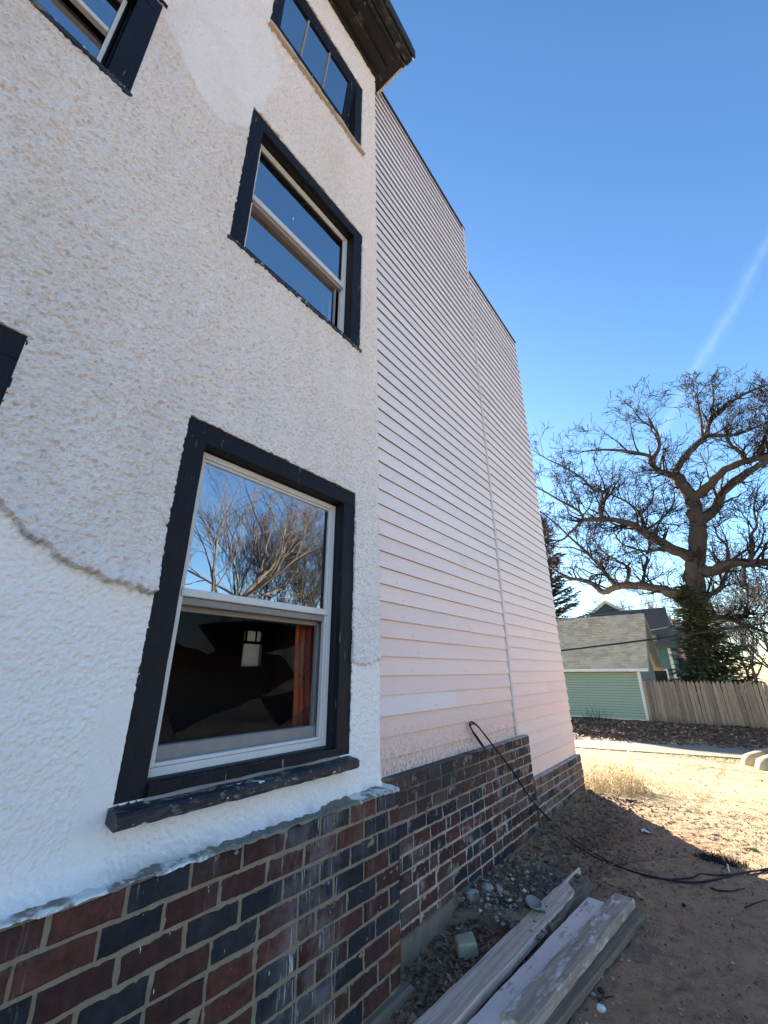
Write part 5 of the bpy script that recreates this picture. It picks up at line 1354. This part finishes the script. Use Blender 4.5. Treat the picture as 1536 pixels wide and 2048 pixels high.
# sticks
def stick(label, pix, rad, m=None):
    P = [onground(px, py, rad*.8+r.uniform(0, .012)) for px, py in pix]; n = len(smooth_path(P)); q = MB(); q.tube([p+rv(r)*.003 for p in smooth_path(P)], [rad*(1-.6*i/n) for i in range(n)], 5); tag(q.build('stick', m or m_twig), label, 'stick', 'sticks on the dirt')
stick('thin curved stick by the edge of the farthest plank', [(1170, 1962), (1195, 1950), (1215, 1935), (1232, 1905)], .006)
stick('short dark stick on the dirt below the cable', [(1420, 1776), (1450, 1782), (1490, 1777)], .007)
stick('reddish branch arching near the end of the splintered plank', [(1168, 1760), (1210, 1735), (1250, 1724), (1300, 1720)], .007, mk_plain('red_twig', (.16, .08, .05), .9, .3, 5))
stick('tiny curved stick near the bottom edge', [(1196, 2002), (1210, 1994), (1230, 1994)], .004)
stick('pale twig on the dirt right of the cable', [(1455, 1730), (1460, 1745)], .006, m_litter)
stick('long thin twig at the right edge of the dirt', [(1490, 1815), (1512, 1806), (1536, 1800)], .005)
stick('dark stick lying alone on the sunlit lot', [(1252, 1600), (1262, 1601), (1274, 1602)], .012)
# paper litter
g_ = onground(1291, 1666, 0); q = MB(); nn = 7; vs = [(r.uniform(-.01, .01)+.05*(i-3)/3, r.uniform(-.01, .01)+.028*(j-1), r.uniform(.004, .03)) for i in range(nn) for j in range(3)]; q.add(vs, [(i*3+j, i*3+3+j, i*3+4+j, i*3+1+j) for i in range(nn-1) for j in range(2)])
o = q.build('paper_scrap', m_litter); o.location = g_; o.rotation_euler.z = -.6; tag(o, 'crumpled white scrap lying in the house shadow', 'litter')

# dry weeds
def weeds(name, label, cx, cy, rx, ry, n, hmin, hmax, m, seed, width=.004, fluff=0, lean=.35, cat='weeds', leafy=0):
    r = random.Random(seed); z0 = gz1(cx, cy); t = empty(name, (cx, cy, z0)); tag(t, label, cat); q = MB(); f = MB()
    for _ in range(n):
        a = r.uniform(0, 6.28); d = math.sqrt(r.random()); x = math.cos(a)*d*rx; y = math.sin(a)*d*ry; H = r.uniform(hmin, hmax)*(1-.45*d); ln = Vector((r.gauss(0, lean), r.gauss(0, lean), 1)).normalized()
        z = gz1(cx+x, cy+y)-z0; p = Vector((x, y, z)); w_ = Vector((r.gauss(0, 1), r.gauss(0, 1), 0)).normalized()*width; mid = p+ln*H*.6; tip = p+ln*H+Vector((ln.x, ln.y, -.15))*H*.3
        q.add([p-w_, p+w_, mid+w_*.7, mid-w_*.7], [(0, 1, 2, 3)]); q.add([mid-w_*.7, mid+w_*.7, tip], [(0, 1, 2)])
        for k in range(leafy):
            c = p.lerp(tip, r.uniform(.25, 1)); u = rv(r)*r.uniform(.015, .035); v = rv(r)*r.uniform(.006, .014); q.add([c, c+u*.5+v, c+u, c+u*.5-v], [(0, 1, 2, 3)])
        if r.random() < fluff:
            for k in range(5):
                c = tip+rv(r)*.02; u = rv(r)*.014; v = rv(r)*.014; f.add([c-u, c+v, c+u, c-v], [(0, 1, 2, 3)])
    me = bpy.data.meshes.new('blades'); me.from_pydata(q.v, [], q.f); me.update(); link('blades', me, m, t)['kind'] = 'stuff'
    if f.v: me = bpy.data.meshes.new('seed_heads'); me.from_pydata(f.v, [], f.f); me.update(); link('seed_heads', me, m_fluff, t)['kind'] = 'stuff'
weeds('dry_weeds', 'tall clump of dry straw weeds at the far corner of the house', -1.80, 7.3, .55, .80, 850, .2, .78, m_straw, 1, .0035, .06, .34, leafy=5)
weeds('dry_weeds', 'low spread of dry weeds right of the tall clump', -1.3, 8.2, .7, .9, 260, .08, .3, m_straw, 2, .004, 0, .5, leafy=3)
g_ = onground(1440, 1722, 0); weeds('grass_tuft', 'dark dead grass tuft at the shadow edge', g_.x, g_.y, .17, .10, 420, .03, .10, m_twig, 3, .003, 0, .9, 'grass')
g_ = onground(1505, 1700, 0); weeds('grass_tuft', 'small green tuft at the right edge of the sunlit lot', g_.x, g_.y, .05, .03, 60, .015, .035, m_grass, 4, .004, 0, .9, 'grass')
g_ = onground(1292, 1851, 0); weeds('grass_tuft', 'straw tuft beside the far end of the hidden plank', g_.x-.02, g_.y-.05, .09, .10, 200, .02, .07, m_straw, 5, .0025, 0, .9, 'grass')
weeds('brush_pile', 'tangle of brown stems against the rear brick base', -1.42, 4.85, .40, .95, 1100, .05, .22, m_straw2, 6, .0016, 0, 1.6)
p = at(1190, 1444, 22.5); weeds('dry_bush', 'thin leafless bush in front of the green garage wall', p.x, 22.9, .5, .3, 60, .5, 1.5, m_twig, 7, .008, 0, .35)
for i, (px, py, lb) in enumerate(((1370, 1514, 'pale grass patch at the near edge of the alley'), (1450, 1519, 'pale grass patch at the alley edge by the parking stops'), (1250, 1540, 'yellowish grass patch on the lot right of the dry weeds'))):
    g_ = onground(px, py, 0); weeds('grass_patch', lb, g_.x, g_.y, .9, .35, 260, .03, .09, m_straw if i != 1 else m_grass, 20+i, .008, 0, .8, 'grass')


# short dry grass and straw lying over the sunlit lot
def dry_grass():
    r = random.Random(31); q = MB()
    for _ in range(7000):
        y = 5.2+9.3*r.random()**.8; x = r.uniform(-1.6, 3.2)
        if y+.87*x < 5.3 or vn(x*1.3, y*.8, 3) < .35: continue
        z = gz1(x, y); H = r.uniform(.012, .05); a = r.uniform(0, 6.28); fl = r.random() < .6
        d = Vector((math.cos(a), math.sin(a), .12 if fl else 1.2)).normalized()*H*(1.6 if fl else 1); w_ = Vector((-math.sin(a), math.cos(a), 0))*.003
        p = Vector((x, y, z+.002)); q.add([p-w_, p+w_, p+d], [(0, 1, 2)])
    me = bpy.data.meshes.new('dry_grass'); me.from_pydata(q.v, [], q.f); me.update(); tag(link('dry_grass', me, m_straw2), 'sparse dry grass and straw over the sunlit lot', 'grass', kind='stuff')
dry_grass()
